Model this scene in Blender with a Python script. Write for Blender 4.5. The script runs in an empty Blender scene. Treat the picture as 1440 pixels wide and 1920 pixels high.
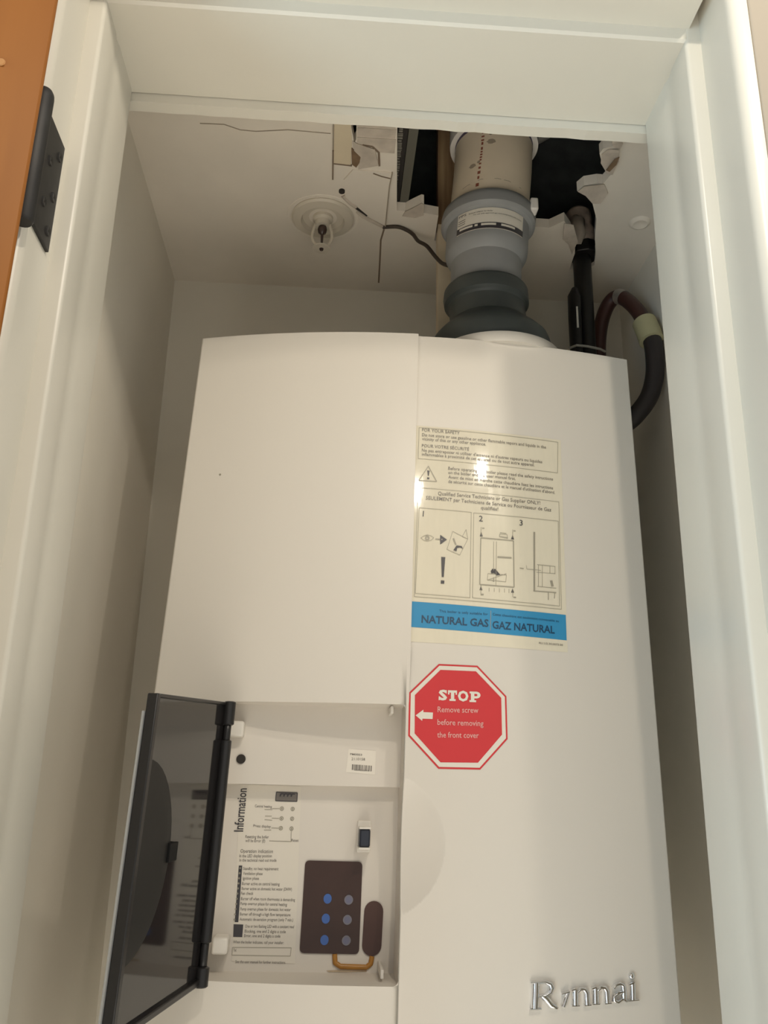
import bpy, bmesh, math, random
from mathutils import Vector, Matrix
from mathutils.geometry import tessellate_polygon

# ------------------------------------------------------------------ set-up
# Coordinates below are metres with z = 0 at the top of the boiler; FLOOR lifts
# everything so that the hallway floor is at world z = 0.
FLOOR = 1.917
S = bpy.context.scene
COL = S.collection
rnd = random.Random(7)

# camera -------------------------------------------------------------------
yaw, pitch, roll, foc = 0.0579, 0.3093, 0.0218, 1649.864
fw = Vector((math.sin(yaw)*math.cos(pitch), math.cos(yaw)*math.cos(pitch), math.sin(pitch)))
rt = Vector((math.cos(yaw), -math.sin(yaw), 0)); up = rt.cross(fw)
r2 = rt*math.cos(roll) + up*math.sin(roll); u2 = up*math.cos(roll) - rt*math.sin(roll)
cd = bpy.data.cameras.new('camera'); cam = bpy.data.objects.new('camera', cd); COL.objects.link(cam)
cd.sensor_fit = 'VERTICAL'; cd.sensor_height = 32.0; cd.lens = 32.0*foc/1920.0
cd.clip_start = 0.01
M = Matrix((r2, u2, -fw)).transposed().to_4x4()
M.translation = Vector((-0.0798, -0.8275, -0.4461 + FLOOR)); cam.matrix_world = M
S.camera = cam

# exposure, world, lamps -----------------------------------------------------
S.view_settings.view_transform = 'Standard'; S.view_settings.look = 'None'
S.view_settings.gamma = 1.0; S.view_settings.use_curve_mapping = False
S.view_settings.exposure = 0.74
w = bpy.data.worlds.new('world'); S.world = w; w.use_nodes = True
w.node_tree.nodes['Background'].inputs[0].default_value = (0.92, 0.90, 0.86, 1)
w.node_tree.nodes['Background'].inputs[1].default_value = 0.33

def lamp(name, kind, loc, energy, color, size, target=None, size_y=None):
    l = bpy.data.lights.new(name, kind); o = bpy.data.objects.new(name, l); COL.objects.link(o)
    l.energy = energy; l.color = color
    o.location = (loc[0], loc[1], loc[2] + FLOOR)
    if kind == 'AREA':
        l.shape = 'RECTANGLE'; l.size = size; l.size_y = size_y or size
    else:
        l.shadow_soft_size = size
    if target:
        d = Vector(target) - Vector(loc); o.rotation_euler = d.to_track_quat('-Z', 'Y').to_euler()
    return o
# hallway ceiling bulb, its neighbour, and daylight from a window further left behind the camera
lamp('hall_bulb', 'POINT', (0.078, -0.88, 0.288), 4.6, (1.0, 0.90, 0.75), 0.013)
lamp('hall_bulb_right', 'POINT', (0.288, -0.70, 0.255), 2.65, (1.0, 0.90, 0.75), 0.013)
lamp('window_daylight', 'AREA', (-1.9, -1.7, -0.95), 19, (0.60, 0.84, 1.0), 0.9, (0.15, -0.25, -0.2), 1.8)
fill_spot = lamp('floor_fill_spot', 'SPOT', (-2.2, -3.0, 0.5), 2100, (1.0, 0.98, 0.94), 0.25, (-0.05, -1.7, -FLOOR))  # added spot brightening the hall floor so its bounce fills the closet
fill_spot.data.spot_size = math.radians(38); fill_spot.data.spot_blend = 0.5

# surface coordinates (u across, z up) of the printing on the boiler
LABEL_TEXT=[
('FOR YOUR SAFETY',(0.00365, -0.10934),(0.04081, -0.11059),0.00336),
('Do not store or use gasoline or other flammable vapors and liquids in the',(0.00375, -0.11464),(0.12792, -0.11848),0.00335),
('vicinity of this or any other appliance.',(0.00384, -0.11908),(0.06684, -0.12081),0.00333),
('POUR VOTRE SÉCURITÉ',(0.00374, -0.12642),(0.05006, -0.12761),0.00331),
("Ne pas entreposer ni utiliser d'essence ni d'autres vapeurs ou liquides",(0.00383, -0.13122),(0.12338, -0.13487),0.00329),
('inflammables à proximité de cet appareil ou de tout autre appareil.',(0.00392, -0.1356),(0.1154, -0.13911),0.00328),
('Before operating this boiler please read the safety intructions',(0.02975, -0.14915),(0.13386, -0.15253),0.00324),
('on the boiler and the user manual first.',(0.02978, -0.15361),(0.0959, -0.15549),0.00324),
('Avant de mise en marche cette chaudière lisez les intructions',(0.02982, -0.15831),(0.13349, -0.16196),0.00322),
("de sécurité sur cette chaudière et le manuel d'utilisation d'abord.",(0.02986, -0.16299),(0.13526, -0.16652),0.00321),
('Qualified Service Technicians or Gas Supplier ONLY!',(0.02018, -0.17612),(0.11991, -0.17932),0.0037),
('SEULEMENT par Techniciens de Service ou Fournisseur de Gaz',(0.0087, -0.18128),(0.13062, -0.1854),0.00367),
('qualifiés!',(0.06131, -0.18841),(0.07803, -0.18897),0.00367),
('1',(0.00601, -0.1987),(0.00902, -0.19882),0.00569),
('2',(0.05939, -0.20062),(0.06344, -0.20076),0.0057),
('3',(0.09873, -0.20219),(0.10311, -0.20225),0.00573),
('This boiler is only suitable for',(0.02278, -0.29046),(0.06712, -0.29148),0.00236),
('Cette chaudière est seulement convenable au',(0.07148, -0.29126),(0.13372, -0.29426),0.00237),
('NATURAL GAS',(0.00683, -0.30057),(0.0676, -0.30208),0.0068),
('GAZ NATURAL',(0.07111, -0.30321),(0.12935, -0.30499),0.00684),
('RU.U2.30.0073.00',(0.11411, -0.31535),(0.13668, -0.31613),0.00187),
]
LABEL_QUAD=[(-0.00212, -0.10303), (0.14374, -0.10709), (0.14107, -0.3215), (-0.00642, -0.31804)]
BAND_QUAD=[(-0.00544, -0.28117), (0.14084, -0.28683), (0.1406, -0.31061), (-0.00564, -0.30472)]
D_frame1=[(0.00081, -0.10527), (0.14053, -0.10988), (0.13883, -0.14379), (0.00052, -0.13891)]
D_tri=[(0.01054, -0.14656), (0.01878, -0.16226), (0.00162, -0.16178)]
D_frame2=[(0.00117, -0.16937), (0.13883, -0.17465), (0.13672, -0.2819), (-1e-05, -0.27681)]
D_boxa=[(0.00258, -0.19004), (0.05207, -0.19199), (0.05071, -0.2759), (0.00085, -0.27378)]
D_boxb=[(0.05452, -0.19249), (0.13733, -0.19471), (0.13499, -0.27898), (0.05307, -0.27579)]
D_eye=[(0.00464, -0.22032), (0.00757, -0.21805), (0.01077, -0.2169), (0.01413, -0.21776), (0.01679, -0.21954), (0.0142, -0.22218), (0.01088, -0.22321), (0.00766, -0.22247)]
D_page=[(0.03448, -0.21232), (0.04874, -0.21918), (0.04119, -0.23532), (0.02921, -0.23029)]
D_pagefold=[(0.04355, -0.21693), (0.04717, -0.20971), (0.04874, -0.21918)]
D_boiler=[(0.06112, -0.2172), (0.0924, -0.2181), (0.09203, -0.26363), (0.05988, -0.26274)]
D_flue=[(0.07889, -0.2148), (0.07929, -0.21221), (0.08632, -0.21238), (0.08687, -0.21618)]
D_inner=[(0.0675, -0.25191), (0.08499, -0.25213), (0.08426, -0.25894), (0.06684, -0.25809)]
LABEL_LINES=[((0.07599, -0.22009), (0.07493, -0.26315), 0.00034), ((0.07329, -0.22026), (0.07295, -0.24851), 0.00034), ((0.06744, -0.25806), (0.08501, -0.25089), 0.00023), ((0.06144, -0.2063), (0.06138, -0.21527), 0.00034), ((0.09176, -0.20684), (0.09159, -0.21521), 0.00034), ((0.06106, -0.26389), (0.06077, -0.2724), 0.00034), ((0.09056, -0.2647), (0.09062, -0.27321), 0.00034), ((0.11301, -0.20783), (0.11119, -0.26649), 0.0016), ((0.11023, -0.26594), (0.13242, -0.26631), 0.0008), ((0.11474, -0.24021), (0.13247, -0.2408), 0.00046), ((0.11388, -0.24778), (0.13219, -0.24773), 0.00034), ((0.11599, -0.24012), (0.11529, -0.26131), 0.00034), ((0.11971, -0.24049), (0.11897, -0.26169), 0.00034), ((0.12721, -0.24057), (0.12692, -0.24811), 0.00034), ((0.13222, -0.24082), (0.13191, -0.24837), 0.00034), ((0.11406, -0.26139), (0.1326, -0.26199), 0.00046), ((0.09795, -0.24473), (0.10163, -0.24499), 0.0008), ((0.10418, -0.24157), (0.10469, -0.24529), 0.00034), ((0.10469, -0.24529), (0.11829, -0.2456), 0.00034), ((0.12471, -0.26683), (0.12446, -0.27358), 0.00068), ((0.13091, -0.26679), (0.13033, -0.27197), 0.00057), ((0.1279, -0.25489), (0.12893, -0.26039), 0.00251), ((0.06988, -0.28694), (0.06933, -0.30528), 0.00046), ((0.06856, -0.26532), (0.06852, -0.26897), 0.00034), ((0.07334, -0.26543), (0.0733, -0.26908), 0.00034), ((0.07814, -0.26541), (0.07808, -0.26931), 0.00034), ((0.08294, -0.26538), (0.08288, -0.26928), 0.00034), ((0.08716, -0.2655), (0.08709, -0.26929), 0.00034), ((0.07676, -0.2352), (0.09019, -0.23523), 0.00137), ((0.06241, -0.20752), (0.06461, -0.20751), 0.00091), ((0.09261, -0.20807), (0.09472, -0.20818), 0.00091), ((0.06077, -0.27216), (0.06338, -0.27227), 0.00114), ((0.09122, -0.27318), (0.09375, -0.27327), 0.00114), ((0.07956, -0.21091), (0.08573, -0.21113), 0.00046), ((0.07889, -0.2148), (0.08689, -0.21516), 0.00034), ((0.03512, -0.21928), (0.03755, -0.22547), 0.00137), ((0.07287, -0.2553), (0.07281, -0.2596), 0.00091), ((0.01836, -0.22073), (0.02493, -0.2208), 0.00114)]
LABEL_POLYS={'arrow':[(0.02273, -0.21635), (0.02913, -0.22085), (0.02284, -0.22595)],'bang':[(0.02393, -0.23803), (0.02773, -0.2381), (0.0265, -0.25726), (0.02462, -0.25735)],'dot':[(0.02395, -0.26054), (0.02712, -0.26065), (0.02692, -0.2637), (0.02387, -0.26359)],'a1':[(0.06141, -0.21079), (0.06296, -0.21581), (0.06016, -0.21572)],'a2':[(0.09166, -0.212), (0.09304, -0.21678), (0.09008, -0.2166)],'a3':[(0.06082, -0.26391), (0.06222, -0.26809), (0.05961, -0.26798)],'a4':[(0.09056, -0.2647), (0.09192, -0.26888), (0.08914, -0.2688)],'wedge':[(0.07029, -0.24928), (0.07176, -0.24709), (0.07478, -0.24716), (0.07917, -0.25247), (0.0759, -0.25328), (0.07352, -0.2512), (0.07075, -0.25135)],'bang2':[(0.00939, -0.15108), (0.01185, -0.15122), (0.01108, -0.15664), (0.01022, -0.15668)],'dot2':[(0.00952, -0.15832), (0.01173, -0.15848), (0.01163, -0.16023), (0.00943, -0.1602)],'curl':[(0.03519, -0.23087), (0.03816, -0.22607), (0.04296, -0.22645), (0.04417, -0.2289), (0.04116, -0.22781), (0.03877, -0.22856), (0.03818, -0.23173)]}
STOP_OUT=[(0.02292, -0.33715), (0.05739, -0.33749), (0.08306, -0.36331), (0.08348, -0.39971), (0.05941, -0.4255), (0.02366, -0.42568), (-0.00241, -0.39934), (-0.00263, -0.36292)]
STOP_IN=[(0.02442, -0.34242), (0.05591, -0.34259), (0.07828, -0.36489), (0.07851, -0.39611), (0.05734, -0.41992), (0.02532, -0.42037), (0.00296, -0.39718), (0.0025, -0.36488)]
STOP_ARROW=[(0.00345, -0.38217), (0.01002, -0.37717), (0.01006, -0.37924), (0.01836, -0.37936), (0.01809, -0.38486), (0.00946, -0.38476), (0.00915, -0.38661)]
STOP_TEXT=[('STOP',(0.02309, -0.36847),(0.05976, -0.36842),0.00897),('Remove screw',(0.02237, -0.3789),(0.05791, -0.37852),0.00484),('before removing',(0.02237, -0.38954),(0.06227, -0.38955),0.00479),('the front cover',(0.0223, -0.40006),(0.05815, -0.39963),0.00474)]
INFO_QUAD=[(-0.1438, -0.44128), (-0.09102, -0.44187), (-0.08603, -0.57987), (-0.13731, -0.57852)]
INFO_TEXT=[('Standby, no heat requirement',(-0.13486, -0.5101),(-0.10513, -0.50995),0.0024),('Ventilation phase',(-0.1345, -0.51384),(-0.11816, -0.51383),0.00238),('Ignition phase',(-0.13439, -0.51758),(-0.12083, -0.51761),0.00238),('Burner active on central heating',(-0.13459, -0.5217),(-0.1033, -0.52171),0.00237),('Burner active on domestic hot water (DHW)',(-0.13447, -0.52548),(-0.09269, -0.52551),0.00236),('Fan check',(-0.13471, -0.5291),(-0.12448, -0.52911),0.00235),('Burner off when room thermostat is demanding',(-0.13431, -0.53316),(-0.08952, -0.53348),0.00234),('Pump overrun phase for central heating',(-0.13437, -0.5369),(-0.0959, -0.53716),0.00233),('Pump overrun phase for domestic hot water',(-0.13414, -0.54093),(-0.09236, -0.54101),0.00232),('Burner off through a high flow temperature',(-0.13401, -0.54479),(-0.09249, -0.54488),0.00231),('Automatic de-aeration program (only 7 min.)',(-0.13389, -0.54864),(-0.0899, -0.54871),0.0023),('One or two flashing LED with a constant read',(-0.12892, -0.55379),(-0.08884, -0.55376),0.0023),('Blocking, one and 2 digits a code',(-0.12899, -0.55745),(-0.09531, -0.55751),0.00229),('Error, one and 2 digits a code',(-0.129, -0.56079),(-0.09943, -0.56083),0.00228),('When the boiler indicates, call your installer:',(-0.13757, -0.56542),(-0.09635, -0.56557),0.00211),('Tel.',(-0.13679, -0.57143),(-0.13412, -0.57147),0.0021),('See the user manual for further instructions.',(-0.13429, -0.57976),(-0.09353, -0.57995),0.00208),('Operation indication',(-0.13834, -0.49663),(-0.11102, -0.49649),0.00292),('In the LED display position',(-0.13885, -0.50028),(-0.1116, -0.49983),0.00242),('In the technical read out mode',(-0.13852, -0.50358),(-0.10741, -0.50324),0.00242),('Resetting the boiler',(-0.13531, -0.48499),(-0.11549, -0.48497),0.00246),('will be Error (E)',(-0.13501, -0.4881),(-0.11827, -0.48814),0.00245),('Reset',(-0.09607, -0.48709),(-0.08993, -0.48715),0.0023),('Central heating',(-0.1296, -0.45994),(-0.11498, -0.46016),0.00219),('Press display',(-0.12943, -0.47598),(-0.11448, -0.47637),0.00215)]
INFO_SIDE=((-0.13781, -0.47985), (-0.13796, -0.44458))
INFO_ICON=[(-0.11208, -0.44703), (-0.09375, -0.44733), (-0.09367, -0.45449), (-0.11219, -0.45427)]
INFO_BAR=[(-0.13864, -0.50671), (-0.1358, -0.50667), (-0.13478, -0.5498), (-0.13773, -0.54984)]
INFO_SQ=[(-0.13841, -0.55138), (-0.13057, -0.55151), (-0.1305, -0.56081), (-0.13788, -0.56074)]
INFO_BOX=[(-0.13751, -0.56843), (-0.08984, -0.56829), (-0.09022, -0.57431), (-0.13752, -0.57405)]
INFO_DOTS=[(-0.10625, -0.46066), (-0.09693, -0.46073), (-0.10588, -0.46863), (-0.09677, -0.46871), (-0.10585, -0.47654), (-0.09668, -0.47679)]
INFO_LINES=[(-0.11448, -0.46082), (-0.10829, -0.4607), (-0.11426, -0.46862), (-0.10808, -0.46867), (-0.11403, -0.47652), (-0.10787, -0.47658), (-0.09671, -0.47869), (-0.09633, -0.4871), (-0.11489, -0.48693), (-0.09607, -0.48709), (-0.12105, -0.46163), (-0.11441, -0.46166), (-0.12031, -0.46999), (-0.11368, -0.47028), (-0.12002, -0.47829), (-0.11388, -0.47818), (-0.12013, -0.46706), (-0.1144, -0.46695)]
KEYPAD=[(-0.08309, -0.5017), (-0.03447, -0.5021), (-0.03419, -0.57226), (-0.08284, -0.57199)]
DOTS=[(-0.06244, -0.53105), (-0.04476, -0.53163), (-0.063, -0.54617), (-0.04508, -0.54681), (-0.06311, -0.56209), (-0.04516, -0.56222)]
OVAL=[(-0.02434, -0.53237), (-0.02265, -0.57364), (-0.03166, -0.55233), (-0.01576, -0.55213)]
TAIL=[(-0.0541, -0.57234), (-0.05336, -0.57882), (-0.04887, -0.58136), (-0.02777, -0.5818), (-0.02424, -0.57918), (-0.02338, -0.57365)]
STAIN=[(-0.06026, -0.58468), (-0.02763, -0.58502), (-0.03599, -0.59214), (-0.05839, -0.5917)]
KNOB=[(-0.04003, -0.46878), (-0.0281, -0.46856), (-0.0278, -0.4948), (-0.03799, -0.49498), (-0.0384, -0.47807), (-0.0293, -0.4779), (-0.02875, -0.4908), (-0.03779, -0.49095)]
BARCODE=[(-0.05143, -0.40956), (-0.02725, -0.41093), (-0.02765, -0.43101), (-0.0528, -0.42927)]
BAR_TEXT=[(-0.04995, -0.41496), (-0.03952, -0.41534), (-0.04854, -0.41919), (-0.03669, -0.4193), (-0.04781, -0.42571), (-0.03064, -0.4261), (-0.04571, -0.42797), (-0.0331, -0.42845)]

# ------------------------------------------------------------------ helpers
def P(v): return Vector((v[0], v[1], v[2] + FLOOR))

def material(name, color, rough=0.5, metal=0.0, spec=0.5, noise=0.0, scale=20.0, bump=0.0, bscale=120.0,
             color2=None, coat=0.0, stretch=None, transmission=0.0):
    m = bpy.data.materials.new(name); m.use_nodes = True
    nt = m.node_tree; b = nt.nodes['Principled BSDF']
    b.inputs['Base Color'].default_value = (*color, 1); b.inputs['Roughness'].default_value = rough
    b.inputs['Metallic'].default_value = metal; b.inputs['Specular IOR Level'].default_value = spec
    b.inputs['Coat Weight'].default_value = coat; b.inputs['Coat Roughness'].default_value = 0.08
    b.inputs['Transmission Weight'].default_value = transmission
    tc = nt.nodes.new('ShaderNodeTexCoord'); mp = nt.nodes.new('ShaderNodeMapping')
    nt.links.new(tc.outputs['Object'], mp.inputs[0])
    if stretch: mp.inputs['Scale'].default_value = stretch
    if noise or color2:
        n = nt.nodes.new('ShaderNodeTexNoise'); n.inputs['Scale'].default_value = scale; n.inputs['Detail'].default_value = 5
        nt.links.new(mp.outputs[0], n.inputs['Vector'])
        r = nt.nodes.new('ShaderNodeValToRGB'); r.color_ramp.elements[0].position = 0.3; r.color_ramp.elements[1].position = 0.7
        c2 = color2 or tuple(max(0, c*(1-noise)) for c in color)
        r.color_ramp.elements[0].color = (*c2, 1); r.color_ramp.elements[1].color = (*color, 1)
        nt.links.new(n.outputs['Fac'], r.inputs[0]); nt.links.new(r.outputs[0], b.inputs['Base Color'])
    if bump:
        n2 = nt.nodes.new('ShaderNodeTexNoise'); n2.inputs['Scale'].default_value = bscale; n2.inputs['Detail'].default_value = 3
        nt.links.new(mp.outputs[0], n2.inputs['Vector'])
        bp = nt.nodes.new('ShaderNodeBump'); bp.inputs['Strength'].default_value = bump; bp.inputs['Distance'].default_value = 0.002
        nt.links.new(n2.outputs['Fac'], bp.inputs['Height']); nt.links.new(bp.outputs[0], b.inputs['Normal'])
    return m

class MB:
    """collects vertices and faces of one mesh"""
    def __init__(self): self.v = []; self.f = []; self.n = None
    def add(self, vs, fs):
        o = len(self.v); self.v += [tuple(x) for x in vs]; self.f += [tuple(i+o for i in f) for f in fs]; return self
    def box(self, x0, x1, y0, y1, z0, z1):
        return self.add([(x0,y0,z0),(x1,y0,z0),(x1,y1,z0),(x0,y1,z0),(x0,y0,z1),(x1,y0,z1),(x1,y1,z1),(x0,y1,z1)],
                        [(0,3,2,1),(4,5,6,7),(0,1,5,4),(1,2,6,5),(2,3,7,6),(3,0,4,7)])
    def hexa(self, a, b):     # two corresponding quads (front a, back b) -> solid
        return self.add(list(a)+list(b), [(0,1,2,3),(7,6,5,4),(0,4,5,1),(1,5,6,2),(2,6,7,3),(3,7,4,0)])
    def prism(self, poly, z0, z1, tf=lambda p: p):   # polygon (x,y) extruded z0..z1
        n = len(poly); tri = tessellate_polygon([[Vector((p[0],p[1],0)) for p in poly]])
        vs = [tf((p[0],p[1],z0)) for p in poly] + [tf((p[0],p[1],z1)) for p in poly]
        fs = [tuple(t) for t in tri] + [tuple(i+n for i in reversed(t)) for t in tri]
        fs += [(i,(i+1)%n,(i+1)%n+n,i+n) for i in range(n)]
        return self.add(vs, fs)
    def lathe(self, prof, axis=lambda z: (0,0), n=48, cap=True):
        vs = []; fs = []
        for r,z in prof:
            cx,cy = axis(z)
            vs += [(cx+r*math.cos(2*math.pi*i/n), cy+r*math.sin(2*math.pi*i/n), z) for i in range(n)]
        for k in range(len(prof)-1):
            fs += [(k*n+i, k*n+(i+1)%n, (k+1)*n+(i+1)%n, (k+1)*n+i) for i in range(n)]
        if cap: fs += [tuple(range(n-1,-1,-1)), tuple(range((len(prof)-1)*n, len(prof)*n))]
        return self.add(vs, fs)
    def tube(self, path, r, n=12, cap=True):
        path = [Vector(p) for p in path]; m = len(path)
        rs = r if isinstance(r,(list,tuple)) else [r]*m
        ref = None; vs = []; fs = []
        for i,p in enumerate(path):
            t = (path[min(i+1,m-1)]-path[max(i-1,0)]).normalized()
            if ref is None: ref = t.orthogonal().normalized()
            ref = (ref - t*ref.dot(t)).normalized(); b = t.cross(ref)
            vs += [p + (ref*math.cos(2*math.pi*k/n) + b*math.sin(2*math.pi*k/n))*rs[i] for k in range(n)]
        for i in range(m-1):
            fs += [(i*n+k, i*n+(k+1)%n, (i+1)*n+(k+1)%n, (i+1)*n+k) for k in range(n)]
        if cap: fs += [tuple(range(n-1,-1,-1)), tuple(range((m-1)*n, m*n))]
        return self.add(vs, fs)

def origin_of(o):
    v = Vector((0,0,0))
    while o: v = v + o.location; o = o.parent
    return v

def spline(pts, n=8):
    P3 = [Vector(p) for p in pts]; out = []
    for i in range(len(P3)-1):
        p0 = P3[max(i-1,0)]; p1 = P3[i]; p2 = P3[i+1]; p3 = P3[min(i+2,len(P3)-1)]
        for k in range(n):
            t = k/n; out.append(0.5*((2*p1)+(-p0+p2)*t+(2*p0-5*p1+4*p2-p3)*t*t+(-p0+3*p1-3*p2+p3)*t**3))
    out.append(P3[-1]); return out

def obj(name, mb, mat, parent=None, smooth=False, bevel=0.0, bseg=2, kind=None, label=None, angle=40, at=None, normals=None):
    base = origin_of(parent) if parent else (P(at) if at else Vector((0,0,0)))
    me = bpy.data.meshes.new(name)
    me.from_pydata([P(v) - base for v in mb.v], [], mb.f); me.update()
    bm = bmesh.new(); bm.from_mesh(me)
    if not normals: bmesh.ops.recalc_face_normals(bm, faces=bm.faces)
    bm.to_mesh(me); bm.free()
    me.materials.append(mat)
    o = bpy.data.objects.new(name, me); COL.objects.link(o)
    if parent: o.parent = parent
    elif at: o.location = base
    if bevel:
        md = o.modifiers.new('bevel','BEVEL'); md.width = bevel; md.segments = bseg; md.limit_method = 'ANGLE'; md.angle_limit = math.radians(35)
        smooth = True
    if smooth:
        me.polygons.foreach_set('use_smooth', [True]*len(me.polygons))
        if not normals: me.set_sharp_from_angle(angle=math.radians(angle))
    if normals:
        me.polygons.foreach_set('use_smooth', [True]*len(me.polygons))
        me.normals_split_custom_set_from_vertices(normals)
    if kind: o['kind'] = kind
    if label: o['label'] = label
    return o

def thing(name, label, cat, at, group=None):
    o = bpy.data.objects.new(name, None); o.empty_display_size = 0.05; COL.objects.link(o)
    o.location = P(at); o['label'] = label; o['category'] = cat
    if group: o['group'] = group
    return o

def tag(o, label, cat):
    o['label'] = label; o['category'] = cat; return o

# text --------------------------------------------------------------------
def font_mesh(s, bold=0.0):
    c = bpy.data.curves.new('t','FONT'); c.body = s; c.size = 1; c.resolution_u = 2; c.offset = bold
    o = bpy.data.objects.new('t', c); COL.objects.link(o)
    bpy.context.view_layer.update()
    me = bpy.data.meshes.new_from_object(o.evaluated_get(bpy.context.evaluated_depsgraph_get()))
    vs = [tuple(v.co) for v in me.vertices]; fs = [tuple(p.vertices) for p in me.polygons]
    bpy.data.objects.remove(o); bpy.data.curves.remove(c); bpy.data.meshes.remove(me)
    return vs, fs
CAP = 0.7
def add_text(mb, s, p0, p1, h, surf, bold=0.0):
    """flat lettering from p0 to p1 (surface coordinates) with capitals h high"""
    vs, fs = font_mesh(s, bold)
    if not vs: return
    x0 = min(v[0] for v in vs); x1 = max(v[0] for v in vs)
    d = Vector((p1[0]-p0[0], p1[1]-p0[1])); L = d.length; e = d/L; q = Vector((-e[1], e[0]))
    out = []
    for v in vs:
        a = (v[0]-x0)/CAP*h if len(s) == 1 else (v[0]-x0)/(x1-x0)*L; b = v[1]/CAP*h
        out.append(surf(p0[0]+e[0]*a+q[0]*b, p0[1]+e[1]*a+q[1]*b))
    mb.add(out, fs)

def add_poly(mb, pts, surf):
    tri = tessellate_polygon([[Vector((p[0],p[1],0)) for p in pts]])
    mb.add([surf(*p) for p in pts], [tuple(t) for t in tri])
def add_line(mb, a, b, wd, surf):
    d = Vector((b[0]-a[0], b[1]-a[1])); n = max(1, int(d.length/0.012)); d.normalize(); q = Vector((-d[1], d[0]))*wd/2
    for i in range(n):
        s0 = [a[k]+(b[k]-a[k])*i/n for k in (0,1)]; s1 = [a[k]+(b[k]-a[k])*(i+1)/n for k in (0,1)]
        mb.add([surf(s0[0]-q[0],s0[1]-q[1]), surf(s1[0]-q[0],s1[1]-q[1]), surf(s1[0]+q[0],s1[1]+q[1]), surf(s0[0]+q[0],s0[1]+q[1])], [(0,1,2,3)])
def add_loop(mb, pts, wd, surf):
    for i in range(len(pts)): add_line(mb, pts[i], pts[(i+1)%len(pts)], wd, surf)
def add_quad_grid(mb, quad, surf, nx=16, ny=8):
    tl,tr,br,bl = quad; vs = []
    for j in range(ny+1):
        for i in range(nx+1):
            s,t = i/nx, j/ny
            vs.append(surf(*[(tl[k]*(1-s)+tr[k]*s)*(1-t)+(bl[k]*(1-s)+br[k]*s)*t for k in (0,1)]))
    mb.add(vs, [(j*(nx+1)+i, j*(nx+1)+i+1, (j+1)*(nx+1)+i+1, (j+1)*(nx+1)+i) for j in range(ny) for i in range(nx)])
def add_disc(mb, c, r, surf, n=20, ry=None):
    ry = ry or r
    mb.add([surf(*c)]+[surf(c[0]+r*math.cos(2*math.pi*i/n), c[1]+ry*math.sin(2*math.pi*i/n)) for i in range(n)], [(0,i+1,(i+1)%n+1) for i in range(n)])
def add_ring(mb, c, r0, r1, surf, n=20):
    vs = [surf(c[0]+r*math.cos(2*math.pi*i/n), c[1]+r*math.sin(2*math.pi*i/n)) for r in (r0,r1) for i in range(n)]
    mb.add(vs, [(i,(i+1)%n,n+(i+1)%n,n+i) for i in range(n)])

# ------------------------------------------------------------------ materials
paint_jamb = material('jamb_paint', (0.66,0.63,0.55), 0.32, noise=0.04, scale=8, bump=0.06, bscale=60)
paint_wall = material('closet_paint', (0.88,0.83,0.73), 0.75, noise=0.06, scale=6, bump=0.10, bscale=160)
paint_ceil = material('ceiling_paint', (0.87,0.80,0.70), 0.85, noise=0.10, scale=9, bump=0.15, bscale=90)
paint_hall = material('hall_paint', (0.34,0.295,0.235), 0.7, bump=0.08, bscale=160)
plaster = material('torn_plaster', (0.66,0.58,0.49), 0.9, noise=0.25, scale=60, bump=0.4, bscale=120)
paper_brown = material('torn_paper_backing', (0.26,0.17,0.10), 0.9, noise=0.3, scale=90)
dark_gap = material('dark_gap', (0.035,0.03,0.026), 0.9)
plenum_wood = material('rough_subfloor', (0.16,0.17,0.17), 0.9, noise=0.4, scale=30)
wood_door = material('fir_door', (0.31,0.118,0.024), 0.45, spec=0.15, color2=(0.25,0.090,0.018), scale=5, stretch=(6,6,0.5), bump=0.03, bscale=40)
hinge_black = material('oil_rubbed_hinge', (0.030,0.028,0.027), 0.5, 0.3, noise=0.4, scale=60)
white_shell = material('boiler_enamel', (0.745,0.70,0.63), 0.36, spec=0.4, bump=0.02, bscale=900)
tray_white = material('tray_plastic', (0.72,0.67,0.60), 0.5)
clip_white = material('clip_plastic', (0.80,0.76,0.69), 0.4)
label_mat = material('label_film', (0.82,0.76,0.61), 0.06, spec=0.5, noise=0.03, scale=40, bump=0.03, bscale=25, stretch=(6,1,1))
paper_white = material('label_paper', (0.75,0.70,0.61), 0.5)
ink = material('black_ink', (0.055,0.05,0.055), 0.4)
ink_soft = material('grey_ink', (0.19,0.17,0.15), 0.4)
ink_line = material('line_ink', (0.36,0.33,0.26), 0.4)
blue_band = material('blue_band', (0.05,0.30,0.56), 0.2)
ink_band = material('ink_on_blue', (0.02,0.07,0.14), 0.3)
stop_red = material('stop_red', (0.66,0.045,0.05), 0.22, spec=0.5)
stop_white = material('stop_white', (0.82,0.77,0.68), 0.25)
chrome = material('chrome', (0.82,0.82,0.83), 0.10, 1.0)
smoke = material('smoked_plastic', (0.018,0.016,0.016), 0.07, spec=0.8)
smoke_mat = material('black_plastic', (0.016,0.015,0.015), 0.33)
door_silver = material('silver_cover', (0.40,0.41,0.41), 0.35, 0.2)
keypad_brown = material('keypad_film', (0.060,0.030,0.022), 0.28, noise=0.15, scale=60)
keypad_oval = material('keypad_oval', (0.085,0.040,0.030), 0.4, noise=0.15, scale=60)
amber = material('amber_flex', (0.46,0.21,0.035), 0.35, noise=0.2, scale=80)
stain_m = material('rust_stain', (0.56,0.44,0.30), 0.6, noise=0.25, scale=200)
led_blue = material('blue_dot', (0.06,0.14,0.42), 0.3)
led_grey = material('grey_dot', (0.17,0.17,0.25), 0.3)
knob_dark = material('dark_knob', (0.03,0.035,0.05), 0.35)
rubber = material('rubber_coupling', (0.066,0.076,0.074), 0.42, noise=0.2, scale=40)
grey_pp = material('grey_polypropylene', (0.31,0.315,0.315), 0.5, noise=0.12, scale=30)
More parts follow.
